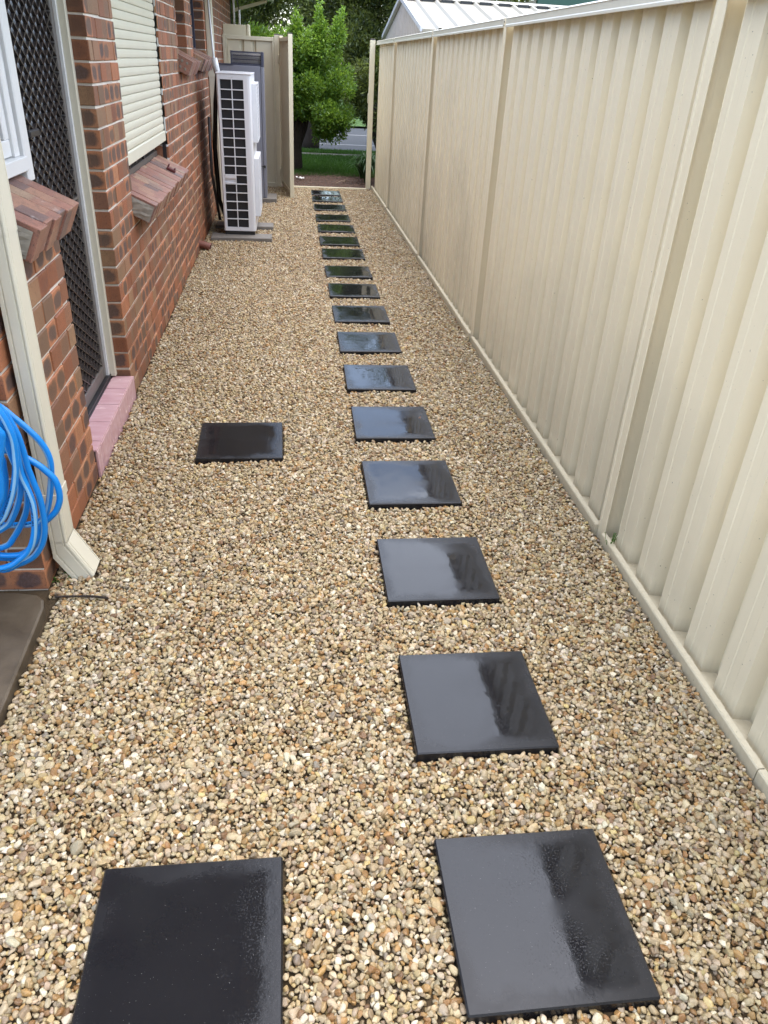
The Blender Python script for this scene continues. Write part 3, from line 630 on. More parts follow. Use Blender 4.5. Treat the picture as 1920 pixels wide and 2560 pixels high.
for key, P in HP.items():
    cl = key not in ('h10',)
    Q = crom(P, 5, cl); tw = random.uniform(0, 1); dist = 0
    V = []; F = []
    t = (Q[1]-Q[0]).normalized(); a = Vector((0, -1, 0)); D = [0]
    for i in range(1, len(Q)): D.append(D[-1]+(Q[i]-Q[i-1]).length)
    for i, p in enumerate(Q):
        t = (Q[min(i+1, len(Q)-1)]-Q[max(i-1, 0)]).normalized(); a = Vector((0, -1, 0)); a = (a-t*a.dot(t)).normalized(); b = t.cross(a)
        for k in range(hn): an = 2*PI*k/hn; V.append(p+(a*math.cos(an)+b*math.sin(an))*.0098)
    for i in range(len(Q)-1):
        for k in range(hn):
            F.append((i*hn+k, i*hn+(k+1) % hn, (i+1)*hn+(k+1) % hn, (i+1)*hn+k))
            sh_ = tw+.25*math.sin(D[i]*2.2+tw*7); sh2 = tw+.25*math.sin(D[i+1]*2.2+tw*7)
            for (ii, kk, ss) in ((i, k, sh_), (i, k+1, sh_), (i+1, k+1, sh2), (i+1, k, sh2)): huv.append((kk/hn, D[ii]*1.0+tw*10, ss))
    hs_.add(V, F, True)
hose = hs_.build('garden_hose', MT['hose'], None)
u = hose.data.uv_layers.new(name='huv'); fl = []
for i in range(0, len(huv), 4):
    q = huv[i:i+4]; base = [(x[0]+x[2]) for x in q]; fl_ = math.floor(min(base))
    for x, bb_ in zip(q, base): fl += [bb_-fl_ if bb_-fl_ <= 1.2 else bb_-fl_-1, x[1]]
u.data.foreach_set('uv', fl)
tag(hose, 'bright blue garden hose hung in loose coils at the brick corner', 'hose')
hk = thing('hose_hanger', (-.93, 2.2, .7), 'dark metal hose hanger on the brick wall holding the blue coils', 'bracket')
MB().box(-1.0, -.87, 2.205, 2.238, .66, .76, .004).build('back_plate', MT['black'], hk)
MB().tube([(-.93, 2.21, .70), (-.93, 2.10, .715), (-.93, 1.99, .72), (-.93, 1.975, .76)], .012, 8).tube([(-.98, 2.21, .69), (-.98, 2.02, .70)], .008, 8).build('arm', MT['black'], hk)

# ------------------------------------------------------------------ small things by the wall
cl = thing('shutter_clip', (-.78, 5.72, .93), 'small maroon plastic clip lying on the sloping sill under the roller shutter', 'clip')
m = MB().box(-.03, .03, -.028, .028, .0, .018, .003); ob = m.build('clip_body', MT['maroon'], cl, local=True)
ob2 = MB().tube([(-.025, -.022, .016), (-.025, -.02, .035), (-.025, .02, .035), (-.025, .022, .016)], .004, 6).tube([(.02, -.022, .016), (.02, -.02, .028), (.02, .02, .028), (.02, .022, .016)], .004, 6).build('clip_loop', MT['maroon'], cl, local=True)
cl.rotation_euler = (0, TS, 0); cl.location = (-.79, 5.75, .921)
pp = thing('drain_stub', (-.80, 7.66, .04), 'short terracotta coloured drain stub poking out of the wall base before the air conditioner', 'pipe')
MB().tube([(-.86, 7.66, .055), (-.80, 7.655, .048), (-.755, 7.65, .03)], [.036, .036, .037], 16, cap=False).build('pipe', MT['terra'], pp)
MB().tube([(-.765, 7.652, .033), (-.745, 7.649, .026)], [.042, .042], 16, cap=False).build('socket_rim', MT['terra'], pp)

# ------------------------------------------------------------------ air conditioner
ac = thing('air_conditioner', (-.49, 8.7, 0), 'tall white split system outdoor unit on concrete strips beside the brick wall', 'air conditioner')
ax0, ax1, ay0, ay1, az0, az1 = -.650, -.330, 8.25, 9.17, .075, 1.464
body = MB(); r = .03
# casing as a frame with a deep opening at the end
gx0, gx1, gz0, gz1 = -.617, -.402, .108, 1.421
body.ext([(ax0, ay0+.012), (ax0+.012, ay0), (gx0, ay0), (gx0, ay0+.03), (gx0-.004, ay1-.02), (ax0, ay1)], 'z', az0, az1)
body.ext([(gx1, ay0+.03), (gx1, ay0), (ax1-.034, ay0), (ax1-.016, ay0+.004), (ax1-.004, ay0+.016), (ax1, ay0+.034), (ax1, ay1), (gx1, ay1)], 'z', az0, az1)
body.box(gx0-.002, gx1+.002, ay0+.0012, ay1-.01, az0, gz0).box(gx0-.002, gx1+.002, ay0+.0012, ay1-.01, gz1, az1-.001).box(gx0-.003, gx1+.003, ay0+.08, ay0+.09, gz0, gz1)
fixn(body.build('casing', MT['white_m'], ac))
MB().box(ax0-.006, ax1+.004, ay0-.005, ay1+.004, az1+.0005, az1+.012, .004).build('lid', MT['white_m'], ac)
MB().box(gx0+.001, gx1-.001, ay0+.024, ay0+.03, gz0+.001, gz1-.001).build('coil', MT['fin'], ac)
g = MB(); nr = 16; ph = (gz1-gz0)/nr
for k in range(1, nr): g.box(gx0+.0005, gx1-.0005, ay0-.001, ay0+.012, gz0+ph*k-.0045, gz0+ph*k+.0045, .001)
g.box(-.5135, -.5045, ay0+.0002, ay0+.0108, gz0+.0005, gz1-.0005); g.build('coil_guard', MT['white_m'], ac)
hz = gz0+ph*5
MB().box(gx0+.002, -.515, ay0-.002, ay0+.02, hz+.050, hz+ph-.006, .002).box(gx0+.002, -.515, ay0+.016, ay0+.02, hz+.005, hz+.05).box(gx0+.002, -.515, ay0-.003, ay0+.018, hz+.0045, hz+.014, .002).build('handle', MT['white_m'], ac)
MB().box(-.506, -.500, ay0-.003, ay0+.001, 1.437, 1.443).box(-.49, -.484, ay0-.003, ay0+.001, .086, .092).build('screw', MT['steel'], ac)
for (za, zb) in ((.885, 1.395), (.20, .745)):
    fg = MB(); xo = -.284
    prf = [(ax1-.002, za), (xo-.012, za), (xo, za+.03), (xo, zb-.03), (xo-.012, zb), (ax1-.002, zb)]
    fg.box(ax1-.001, xo, 8.36, 8.385, za, zb, .004).box(ax1-.001, xo, 9.02, 9.045, za, zb, .004).box(ax1-.001, xo, 8.385, 9.02, zb-.012, zb, .003).box(ax1-.001, xo, 8.385, 9.02, za, za+.012, .003)
    q = fg.build('fan_guard', MT['white_m'], ac)
    sl_ = MB(); nsl = 15
    for k in range(1, nsl): z = za+(zb-za)*k/nsl; sl_.box(ax1+.02, xo-.002, 8.386, 9.019, z-.0025, z+.0025)
    for k in range(1, 8): y = 8.385+.635*k/8; sl_.box(xo-.006, xo-.0015, y-.003, y+.003, za+.013, zb-.013)
    sl_.build('guard_bar', MT['white_m'], q)
    f2 = MB(); zc = (za+zb)/2; yc = 8.70
    for b_ in range(3):
        a0 = b_*2*PI/3; V = []
        for rr_, w_ in ((.04, .5), (.14, .75), (.22, .7)):
            V += [(ax1-.02, yc+rr_*math.cos(a0), zc+rr_*math.sin(a0)), (ax1+.004, yc+rr_*math.cos(a0+w_), zc+rr_*math.sin(a0+w_))]
        f2.add(V, [(0, 1, 3, 2), (2, 3, 5, 4)])
    f2.tube([(ax1-.03, yc, zc), (ax1+.012, yc, zc)], .05, 14); f2.build('fan', MT['black'], ac)
MB().box(ax1+.0005, ax1+.002, 8.39, 9.015, .21, .735).box(ax1+.0005, ax1+.002, 8.39, 9.015, .895, 1.385).build('fan_recess', MT['fin'], ac)
MB().box(-.64, -.345, 8.27, 8.32, .036, .075).box(-.64, -.345, 8.85, 8.90, .036, .075).build('foot', MT['black'], ac)
ps = thing('concrete_strip', (-.45, 8.2, 0), 'long grey concrete strip carrying the front foot of the air conditioner', 'concrete strip', 'concrete strips under the air conditioner')
MB().box(-.78, -.172, 8.11, 8.34, -.03, .036, .006).build('strip', MT['conc'], ps)
ps = thing('concrete_strip', (-.45, 8.84, 0), 'grey concrete strip carrying the rear foot of the air conditioner', 'concrete strip', 'concrete strips under the air conditioner')
MB().box(-.78, -.165, 8.74, 8.97, -.03, .036, .006).build('strip', MT['conc'], ps)

# ------------------------------------------------------------------ grey heater with flue box
ht = thing('gas_heater', (-.5, 10.8, 0), 'tall grey blue heater cabinet with a louvred flue box on top, behind the air conditioner', 'heater')
MB().box(-.80, -.306, 10.60, 10.98, .05, 1.515, .004).build('cabinet', MT['heat'], ht)
MB().box(-.303, -.268, 10.597, 10.975, .052, 1.505, .004).build('side_panel', MT['heat'], ht)
MB().box(-.80, -.63, 10.59, 10.99, 1.516, 1.528).build('lid', MT['heatd'], ht)
fb = MB().box(-.645, -.30, 10.605, 10.615, 1.517, 1.535).box(-.645, -.30, 10.605, 10.618, 1.645, 1.662).box(-.652, -.640, 10.60, 10.97, 1.517, 1.665).box(-.64, -.30, 10.9, 10.96, 1.517, 1.66).build('flue_box', MT['heatd'], ht)
MB().box(-.298, -.268, 10.60, 10.96, 1.507, 1.664, .003).build('flue_cheek', MT['heatd'], ht)
lv = MB()
for z in (1.545, 1.585, 1.625): lv.add([(-.639, 10.62, z), (-.299, 10.62, z), (-.299, 10.66, z+.028), (-.639, 10.66, z+.028), (-.639, 10.62, z-.002), (-.299, 10.62, z-.002), (-.299, 10.66, z+.026), (-.639, 10.66, z+.026)], [(0,1,2,3),(4,7,6,5),(0,4,5,1)])
lv.build('louvre', MT['steel'], fb)
ms = MB()
for k in range(46): ms.box(-.639+.0074*k, -.638+.0074*k, 10.611, 10.613, 1.535, 1.645)
for k in range(14): ms.box(-.639, -.30, 10.6085, 10.6105, 1.537+.008*k, 1.538+.008*k)
ms.build('wire_mesh', MT['dkmesh'], fb)
MB().tube([(-.288, 10.60, .42), (-.288, 10.585, .42)], .016, 12).tube([(-.288, 10.59, .42), (-.33, 10.585, .425)], .004, 6).build('lock_knob', MT['black'], ht)
ps = thing('concrete_pad', (-.45, 10.8, 0), 'dark concrete pad under the grey heater cabinet', 'concrete pad')
MB().box(-.80, -.148, 10.57, 11.02, -.03, .049, .006).build('pad', MT['conc'], ps)

# ------------------------------------------------------------------ corrugated steel fence on the right
def ribs(L, pitch=.2, depth=.050, flat=.118, slope=.012, start=.0):
    """outline (t, offset) over length L: offset 0 = outer face, depth = recessed pan"""
    pts = []; t = start; pan = pitch-flat-2*slope; pts.append((0, depth))
    while t+pitch-slope < L:
        a = t+pan; 
        for q, o_ in ((a, depth), (a+slope, 0), (a+slope+flat*.33, 0), (a+slope+flat*.36, .0022), (a+slope+flat*.64, .0022), (a+slope+flat*.67, 0), (a+slope+flat, 0), (a+2*slope+flat, depth)):
            if q < L: pts.append((q, o_))
        t += pitch
    pts.append((L, pts[-1][1])); return pts
fence = thing('metal_fence', (XF+.03, 5.0, 0), 'cream corrugated steel fence running the length of the gravel path on the right', 'fence')
PO = [-5.06, -2.54, -.03, 2.49, 5.01, 7.50, 10.20, 12.16]
for i, y in enumerate(PO[:-1]):
    # post: lipped C section facing the path
    o_ = 0
    pf = [(XF+.004, y-.033), (XF+.004, y-.003), (XF+.095, y-.003), (XF+.095, y+.003), (XF+.004, y+.003), (XF+.004, y+.034), (XF+.001, y+.034), (XF, y+.032), (XF, y+.020), (XF+.003, y+.016), (XF+.003, y-.010), (XF, y-.014), (XF, y-.031), (XF+.001, y-.033)]
    fixn(MB().ext(pf, 'z', -.1, 1.874).build('post', MT['rail'], fence))
    sc_ = MB()
    for zz in (1.856, 1.838): sc_.tube([(XF-.001, y+.022, zz), (XF-.004, y+.022, zz)], .0035, 8)
    sc_.build('screw', MT['black'], fence)
    y2 = PO[i+1]; L = y2-y-.008
    # sheet
    pr_ = ribs(L, start=(.03 if i < 6 else .0)); V = []; F = []
    for z in (.012, 1.85):
        for t, o2 in pr_: V.append((XF+.026+o2, y+.004+t, z))
    n = len(pr_); F = [(k, k+1, n+k+1, n+k) for k in range(n-1)]
    MB().add(V, F).build('corrugated_sheet', MT['fence'], fence)
    # rails
    tr = [(XF-.008, 1.828), (XF-.008, 1.838), (XF-.005, 1.842), (XF-.005, 1.866), (XF-.008, 1.870), (XF-.002, 1.876), (XF+.09, 1.876), (XF+.09, 1.828), (XF+.086, 1.828), (XF+.086, 1.850), (XF+.005, 1.850), (XF+.005, 1.828)]
    a_, b_ = y+.0345, y2-.0325
    fixn(MB().ext(tr, 'y', a_, b_).build('top_rail', MT['railtop'], fence))
    br = [(XF-.012, -.045), (XF-.012, .036), (XF-.009, .041), (XF+.008, .041), (XF+.011, .036), (XF+.011, .028), (XF+.02, .02), (XF+.085, .02), (XF+.09, -.045)]
    jn = a_+(b_-a_)*random.uniform(.45, .75)
    for p0, p1 in ((a_, jn-.002), (jn+.002, b_)): fixn(MB().ext(br, 'y', p0, p1).build('bottom_rail', MT['fence'], fence))
lp = thing('gate_post', (1.18, 12.16, 0), 'square cream gate post with black cap at the far end of the corrugated fence', 'post')
MB().box(1.148, 1.218, 12.125, 12.195, -.1, 1.883, .004).build('post', MT['pale'], lp)
MB().box(1.146, 1.220, 12.123, 12.197, 1.8835, 1.897, .004).build('cap', MT['black'], lp)
MB().box(1.135, 1.148, 12.12, 12.15, 1.12, 1.24, .004).build('latch_keeper', MT['pale'], lp)
kb = MB().box(-.07, 1.146, 11.97, 12.01, -.05, .022, .003).build('gate_sill', MT['pale']); tag(kb, 'low cream threshold board between the gate posts', 'board')
# fence panel left of the gate
gp = thing('fence_panel', (-.46, 12.1, 0), 'short cream steel fence panel between the house wall and the gate hinge post', 'fence')
m = MB(); pr_ = [(0, 0), (.07, 0), (.16, 0), (.175, .03), (.205, .03), (.22, 0), (.32, 0), (.335, .03), (.365, .03), (.38, 0), (.60, 0)]; n = len(pr_)
V = [(-.775+t, 12.10+o2, z) for z in (.01, 1.83) for t, o2 in pr_]; m.add(V, [(k, k+1, n+k+1, n+k) for k in range(n-1)]).build('corrugated_sheet', MT['pale'], gp)
MB().box(-.785, -.185, 12.075, 12.14, 1.80, 1.846, .003).build('top_rail', MT['pale'], gp)
MB().box(-.785, -.185, 12.078, 12.135, -.02, .045, .003).build('bottom_rail', MT['pale'], gp)
MB().box(-.835, -.800, 12.06, 12.15, -.1, 1.852, .003).box(-.797, -.786, 12.068, 12.145, -.1, 1.848, .002).build('post', MT['pale'], gp)
MB().box(-.184, -.158, 12.072, 12.145, -.1, 1.85, .003).build('stile', MT['pale'], gp)
hpst = thing('gate_post', (-.12, 12.1, 0), 'cream hinge post with black cap between fence panel and open gate', 'post')
MB().box(-.156, -.086, 12.065, 12.135, -.1, 1.878, .004).build('post', MT['pale'], hpst)
MB().box(-.158, -.084, 12.063, 12.137, 1.8785, 1.889, .003).build('cap', MT['black'], hpst)
# open gate leaf
gang = math.atan2(11.03-12.09, .06+.065)
gt = thing('gate', (-.066, 12.05, 0), 'open cream corrugated steel gate swung back towards the heater', 'gate', rz=gang)
GL = 1.03
MB().box(0, .052, -.025, .025, .035, 1.868, .003).build('hinge_stile', MT['pale'], gt, local=True)
MB().box(GL-.052, GL, -.027, .027, -.003, 1.872, .003).build('latch_stile', MT['pale'], gt, local=True)
MB().box(.0525, GL-.0525, -.022, .022, 1.80, 1.845, .003).build('top_rail', MT['pale'], gt, local=True)
MB().box(.0525, GL-.0525, -.022, .022, .04, .085, .003).build('bottom_rail', MT['pale'], gt, local=True)
m = MB(); L = GL-.105; pr_ = ribs(L, .13, .028, .06, .014); n = len(pr_); V = [(.0525+t, -.014+o2, z) for z in (.06, 1.83) for t, o2 in pr_]
m.add(V, [(k, k+1, n+k+1, n+k) for k in range(n-1)]).build('corrugated_sheet', MT['pale'], gt, local=True)
for a in ((-.020, .0530, ), ):
    MB().box(GL-.054, GL-.046, -.0285, -.0265, 1.25, 1.29).build('latch_hole', MT['black'], gt, local=True)
MB().box(GL-.05, GL-.004, -.0262, .0262, 1.8722, 1.884, .002).box(.003, .05, -.026, .026, 1.8685, 1.879, .002).build('cap', MT['black'], gt, local=True)
for z in (1.60, .20):
    MB().box(-.035, .045, -.034, -.0258, z-.05, z+.05, .002).tube([(-.004, -.036, z-.055), (-.004, -.036, z+.055)], .007, 8).build('hinge', MT['pale'], gt, local=True)
mb = thing('meter_box', (-.63, 12.5, 1.5), 'cream electricity meter box on the wall behind the short fence panel', 'meter box')
MB().box(-.842, -.522, 12.32, 12.72, 1.45, 1.975, .006).build('box', MT['pale'], mb)
MB().box(-.520, -.490, 12.31, 12.73, 1.44, 1.985, .004).build('door', MT['pale'], mb)
cb = thing('service_cables', (-.65, 12.6, 2.0), 'white conduits and two black cables rising from the meter box', 'cables')
MB().tube([(-.622, 12.5, 1.976), (-.622, 12.5, 2.15)], .014, 10).tube([(-.70, 12.5, 1.976), (-.70, 12.5, 2.36)], .009, 8).tube([(-.685, 12.46, 1.976), (-.685, 12.46, 2.36)], .006, 8).build('conduit', MT['white'], cb)
MB().tube([(-.622, 12.5, 2.15), (-.65, 12.5, 2.26), (-.71, 12.5, 2.38)], .007, 8).tube([(-.735, 12.45, 1.976), (-.735, 12.45, 2.38)], .007, 8).build('cable', MT['black'], cb)

# ------------------------------------------------------------------ garden shed beyond the fence
shd = thing('garden_shed', (2.8, 12.9, 0), 'cream metal garden shed with ribbed gable roof rising behind the fence', 'shed')
SX0, SX1, SY0, SY1, RY, EZ, RZ = 1.66, 4.25, 10.80, 15.0, 12.92, 1.99, 2.415
m = MB(); V = []; F = []
t = SY0
gp_ = []
while t < SY1: gp_ += [(t, 0), (t+.10, 0), (t+.115, .018), (t+.145, .018)]; t += .16
gp_ = [(min(a, SY1), b) for a, b in gp_]
def gz(y): return EZ-.02+(RZ-EZ)*(1-abs(y-RY)/(RY-SY0))
V = [(SX0+b, a, 0) for a, b in gp_]+[(SX0+b, a, max(gz(a), EZ-.1)-.012) for a, b in gp_]; n = len(gp_)
m.add(V, [(k, k+1, n+k+1, n+k) for k in range(n-1)])
m.box(SX0+.03, SX1, SY0+.01, SY0+.03, 0, EZ-.02).build('wall', MT['shed'], shd)
def roofside(ya, yb, za, zb):
    m = MB(); pf = []; x = SX0-.04
    while x < SX1: pf += [(x, 0), (x+.20, 0), (x+.225, .028), (x+.255, .028)]; x += .28
    pf.append((x, 0)); n = len(pf)
    V = [(a, ya, za+b) for a, b in pf]+[(a, yb, zb+b) for a, b in pf]; m.add(V, [(k, k+1, n+k+1, n+k) for k in range(n-1)]); return m
roofside(SY0-.06, RY-.03, EZ, RZ).build('roof', MT['shedroof'], shd); roofside(SY1+.06, RY+.03, EZ, RZ).build('roof', MT['shedroof'], shd)
MB().add([(SX0+.02, RY-.12, RZ+.012), (4.42, RY-.12, RZ+.012), (4.42, RY, RZ+.05), (SX0+.02, RY, RZ+.05), (SX0+.02, RY+.12, RZ+.012), (4.42, RY+.12, RZ+.012)], [(0,1,2,3), (3,2,5,4)]).build('ridge_cap', MT['shedroof'], shd)
x = SX0-.04; vm = MB()
while x < SX1-.2: vm.box(x+.02, x+.19, RY-.118, RY-.112, RZ-.018, RZ+.020); x += .28
vm.build('ridge_vent', MT['black'], shd)
for s_ in (SY0-.07, SY1+.07):
    V = []; m = MB(); dy = 0.0
    a = Vector((SX0-.045, s_, EZ-.02)); b = Vector((SX0-.045, RY, RZ+.05)); w_ = Vector((.05, 0, 0)); h_ = Vector((0, 0, .055))
    V = [a, a+w_, a+w_+h_, a+h_, b, b+w_, b+w_-h_*0+Vector((0,0,0))+h_*.0, b]
    V = [a, a+w_, a+w_+h_, a+h_, b-h_, b+w_-h_, b+w_, b]
    fixn(m.add(V, [(0,1,2,3),(4,7,6,5),(0,4,5,1),(1,5,6,2),(2,6,7,3),(3,7,4,0)]).build('barge_trim', MT['galv'], shd))
MB().box(SX0-.02, SX1, SY0-.10, SY0-.063, EZ-.045, EZ+.01, .003).build('gutter', MT['shedroof'], shd)
nb = thing('neighbour_house', (8, 19, 0), 'neighbouring house eave with dark green gutter above the shed roof', 'house')
MB().box(4.9, 12, 16.6, 22, 0, 2.62).build('wall', MT['soffit'], nb)
MB().ext([(4.55, 2.68), (4.9, 2.68), (12, 3.1), (12, 3.14), (4.9, 2.75), (4.55, 2.74)], 'y', 16.1, 22.5).build('roof', MT['soffit'], nb)
MB().box(4.5, 12, 16.0, 16.1, 2.66, 2.82, .01).build('gutter', MT['green'], nb)

# ------------------------------------------------------------------ stepping stones
PV = [(0.525, 0.944, .002), (.522, 1.603, 0), (.521, 2.28, -.004), (.519, 2.951, -.003), (.516, 3.6, -.010), (.517, 4.252, -.010), (.517, 4.906, -.010), (.516, 5.556, 0), (.517, 6.221, -.009),
      (.517, 6.854, .003), (.519, 7.575, -.009), (.517, 8.179, -.016), (.522, 8.853, -.017), (.52, 9.497, -.014), (.52, 10.231, -.010), (.52, 10.901, -.009), (.524, 11.441, -.009), (-.244, 3.39, .009), (-.236, .925, .002)]
ordn = ['nearest', 'second', 'third', 'fourth', 'fifth', 'sixth', 'seventh', 'eighth', 'ninth', 'tenth', 'eleventh', 'twelfth', 'thirteenth', 'fourteenth', 'fifteenth', 'sixteenth', 'seventeenth']
lab = ['large wet black paver in the row by the fence, first and nearest of that row', 'wet black paver, second in the fence side row, one beyond the nearest', 'wet black paver, third in the fence side row, two white scratches on its corner']
lab += ['wet black paver, %s in the fence side row counted from the near end' % q for q in ordn[3:12]]
lab += ['small far black paver, %s before the gate threshold' % q for q in ('fifth', 'fourth', 'third', 'second', 'last')]
lab += ['single black paver set in the gravel in front of the pink tiled door step', 'big wet black paver on the left, cut by the bottom edge of the picture']
pm = MB(); pm.box(-.2, .2, -.2, .2, -.045, 0, .0035)
pmesh = mesh_from('paver', pm.V, pm.F, MT['paver'])
for (x, y, t), l in zip(PV, lab):
    o = lk(bpy.data.objects.new('paver', pmesh)); o.location = (x, y, .022); o.rotation_euler = (random.uniform(-.004, .004), random.uniform(-.004, .004), t)
    tag(o, l, 'paver', 'black pavers set in the gravel')

# ------------------------------------------------------------------ gravel: instanced stones
def stone(seed):
    import bmesh
    rr = random.Random(seed); bm = bmesh.new(); bmesh.ops.create_icosphere(bm, subdivisions=3, radius=1)
    ax = Vector((1, rr.uniform(.76, 1.0), rr.uniform(.55, .82)))
    pl = [(Vector((rr.gauss(0, 1), rr.gauss(0, 1), rr.gauss(0, 1))).normalized(), rr.uniform(.50, .82)) for _ in range(13)]
    for v in bm.verts:
        p = v.co.copy()
        for n_, d in pl:
            e = p.dot(n_)-d
            if e > 0: p -= n_*e*.93
        p += v.co*.06*noise.noise(v.co*1.7+Vector((seed, 0, 0)))
        v.co = Vector((p.x*ax.x, p.y*ax.y, p.z*ax.z))*.62
    me = bpy.data.meshes.new('stone'); bm.to_mesh(me); bm.free(); me.polygons.foreach_set('use_smooth', [True]*len(me.polygons)); me.materials.append(MT['gravel']); return me
SC = bpy.data.collections.new('stone_shapes')
for i in range(14): SC.objects.link(bpy.data.objects.new('stone_%02d' % i, stone(i+3)))
def blocked(x, y, g=0.0):
    b = np.zeros(len(x), bool)
    for px, py, t in PV: b |= (np.abs(x-px) < .2+g) & (np.abs(y-py) < .2+g)
    b |= (x < -.800+g) & (y < 2.19+g*0) & (x < -.806+g); b |= (x < XW+.004+g) & (y > 2.19)
    b |= (x > XF-.012-g)
    b |= (x > -.78) & (x < -.17) & (y > 8.11) & (y < 8.34); b |= (x > -.78) & (x < -.165) & (y > 8.74) & (y < 8.97)
    b |= (x > -.80) & (x < -.148) & (y > 10.57) & (y < 11.02); b |= (x < -.834+g) & (y > 3.05) & (y < 3.99)
    b |= (y > 11.965)
    b |= (x > -.785) & (x < -.695) & (y > 2.295) & (y < 2.405) & (x < -.70)
    return b
def scatter(y0, y1, sp, s0, s1, zlo, zhi, frac=1.0):
    xs = np.arange(-1.3, 1.26, sp); ys = np.arange(y0, y1, sp*.88); X, Y = np.meshgrid(xs, ys); X[::2] += sp/2
    X = X.ravel()+RNG.uniform(-.38, .38, X.size)*sp; Y = Y.ravel()+RNG.uniform(-.38, .38, Y.size)*sp
    if frac < 1: k = RNG.random(X.size) < frac; X, Y = X[k], Y[k]
    k = ~blocked(X, Y, .004); X, Y = X[k], Y[k]; n = len(X)
    sz = s0+(s1-s0)*RNG.random(n)**1.7
    Z = RNG.uniform(zlo, zhi, n)+.0045*np.sin(X*9+1.3*np.sin(Y*3.1))*np.sin(Y*7.3)
    return X, Y, Z, sz
parts = [scatter(-.6, 7.0, .0118, .0095, .0155, -.010, -.003), scatter(-.6, 7.0, .0136, .0105, .0205, -.003, .005, .80), scatter(-.6, 7.0, .036, .017, .027, -.002, .005, .40),
         scatter(7.0, 11.97, .0145, .0115, .018, -.010, -.002), scatter(7.0, 11.97, .0175, .012, .022, -.003, .005, .75)]
X, Y, Z, sz = [np.concatenate([p[i] for p in parts]) for i in range(4)]
n = len(X)
pal = np.array([(.46,.41,.32),(.60,.58,.54),(.40,.345,.245),(.43,.37,.265),(.34,.265,.155),(.35,.215,.085),(.22,.115,.04),(.30,.275,.235),(.19,.155,.125),(.42,.36,.31),(.13,.07,.035),(.45,.38,.20),(.17,.16,.16),(.37,.30,.19)])
pw = np.array([.16,.12,.14,.10,.09,.075,.06,.085,.05,.06,.03,.03,.014,.06]); pw /= pw.sum()
# patches where more iron-stained stones lie
tint = pal[RNG.choice(len(pal), n, p=pw)]*RNG.uniform(.7, 1.15, (n, 1))*RNG.uniform(.96, 1.04, (n, 3))
tint = tint*np.array([1.0, .91, .71]); tint = np.clip(tint, .015, .85)
me = bpy.data.meshes.new('gravel'); me.vertices.add(n); me.vertices.foreach_set('co', np.stack([X, Y, Z], 1).astype(np.float32).ravel())
def attr(nm, ty, a, f): q = me.attributes.new(nm, ty, 'POINT'); q.data.foreach_set(f, a)
attr('rot', 'FLOAT_VECTOR', np.stack([RNG.normal(0, .45, n), RNG.normal(0, .45, n), RNG.uniform(0, 6.283, n)], 1).astype(np.float32).ravel(), 'vector')
sc3 = np.stack([sz*RNG.uniform(.9, 1.28, n), sz*RNG.uniform(.85, 1.12, n), sz*RNG.uniform(.8, 1.15, n)], 1)
attr('scl', 'FLOAT_VECTOR', sc3.astype(np.float32).ravel(), 'vector')
attr('idx', 'INT', RNG.integers(0, 14, n).astype(np.int32), 'value')
attr('tint', 'FLOAT_COLOR', np.concatenate([tint, np.ones((n, 1))], 1).astype(np.float32).ravel(), 'color')
me.update(); gv = lk(bpy.data.objects.new('gravel', me)); me.materials.append(MT['gravel'])
ng = bpy.data.node_groups.new('gravel_scatter', 'GeometryNodeTree')
ng.interface.new_socket('Geometry', in_out='INPUT', socket_type='NodeSocketGeometry'); ng.interface.new_socket('Geometry', in_out='OUTPUT', socket_type='NodeSocketGeometry')
gi, go = ng.nodes.new('NodeGroupInput'), ng.nodes.new('NodeGroupOutput')
ci = ng.nodes.new('GeometryNodeCollectionInfo'); ci.inputs['Collection'].default_value = SC; ci.inputs['Separate Children'].default_value = True; ci.inputs['Reset Children'].default_value = True
ip = ng.nodes.new('GeometryNodeInstanceOnPoints'); ip.inputs['Pick Instance'].default_value = True
def na(nm, ty): q = ng.nodes.new('GeometryNodeInputNamedAttribute'); q.data_type = ty; q.inputs['Name'].default_value = nm; return [o for o in q.outputs if o.enabled][0]
er = ng.nodes.new('FunctionNodeEulerToRotation')
ng.links.new(na('rot', 'FLOAT_VECTOR'), er.inputs[0]); ng.links.new(er.outputs[0], ip.inputs['Rotation']); ng.links.new(na('scl', 'FLOAT_VECTOR'), ip.inputs['Scale']); ng.links.new(na('idx', 'INT'), ip.inputs['Instance Index'])
ng.links.new(gi.outputs[0], ip.inputs['Points']); ng.links.new(ci.outputs[0], ip.inputs['Instance']); ng.links.new(ip.outputs[0], go.inputs[0])
md = gv.modifiers.new('gravel_scatter', 'NODES'); md.node_group = ng
tag(gv, 'loose cream, tan and brown river gravel covering the whole side path', 'gravel', kind='stuff')

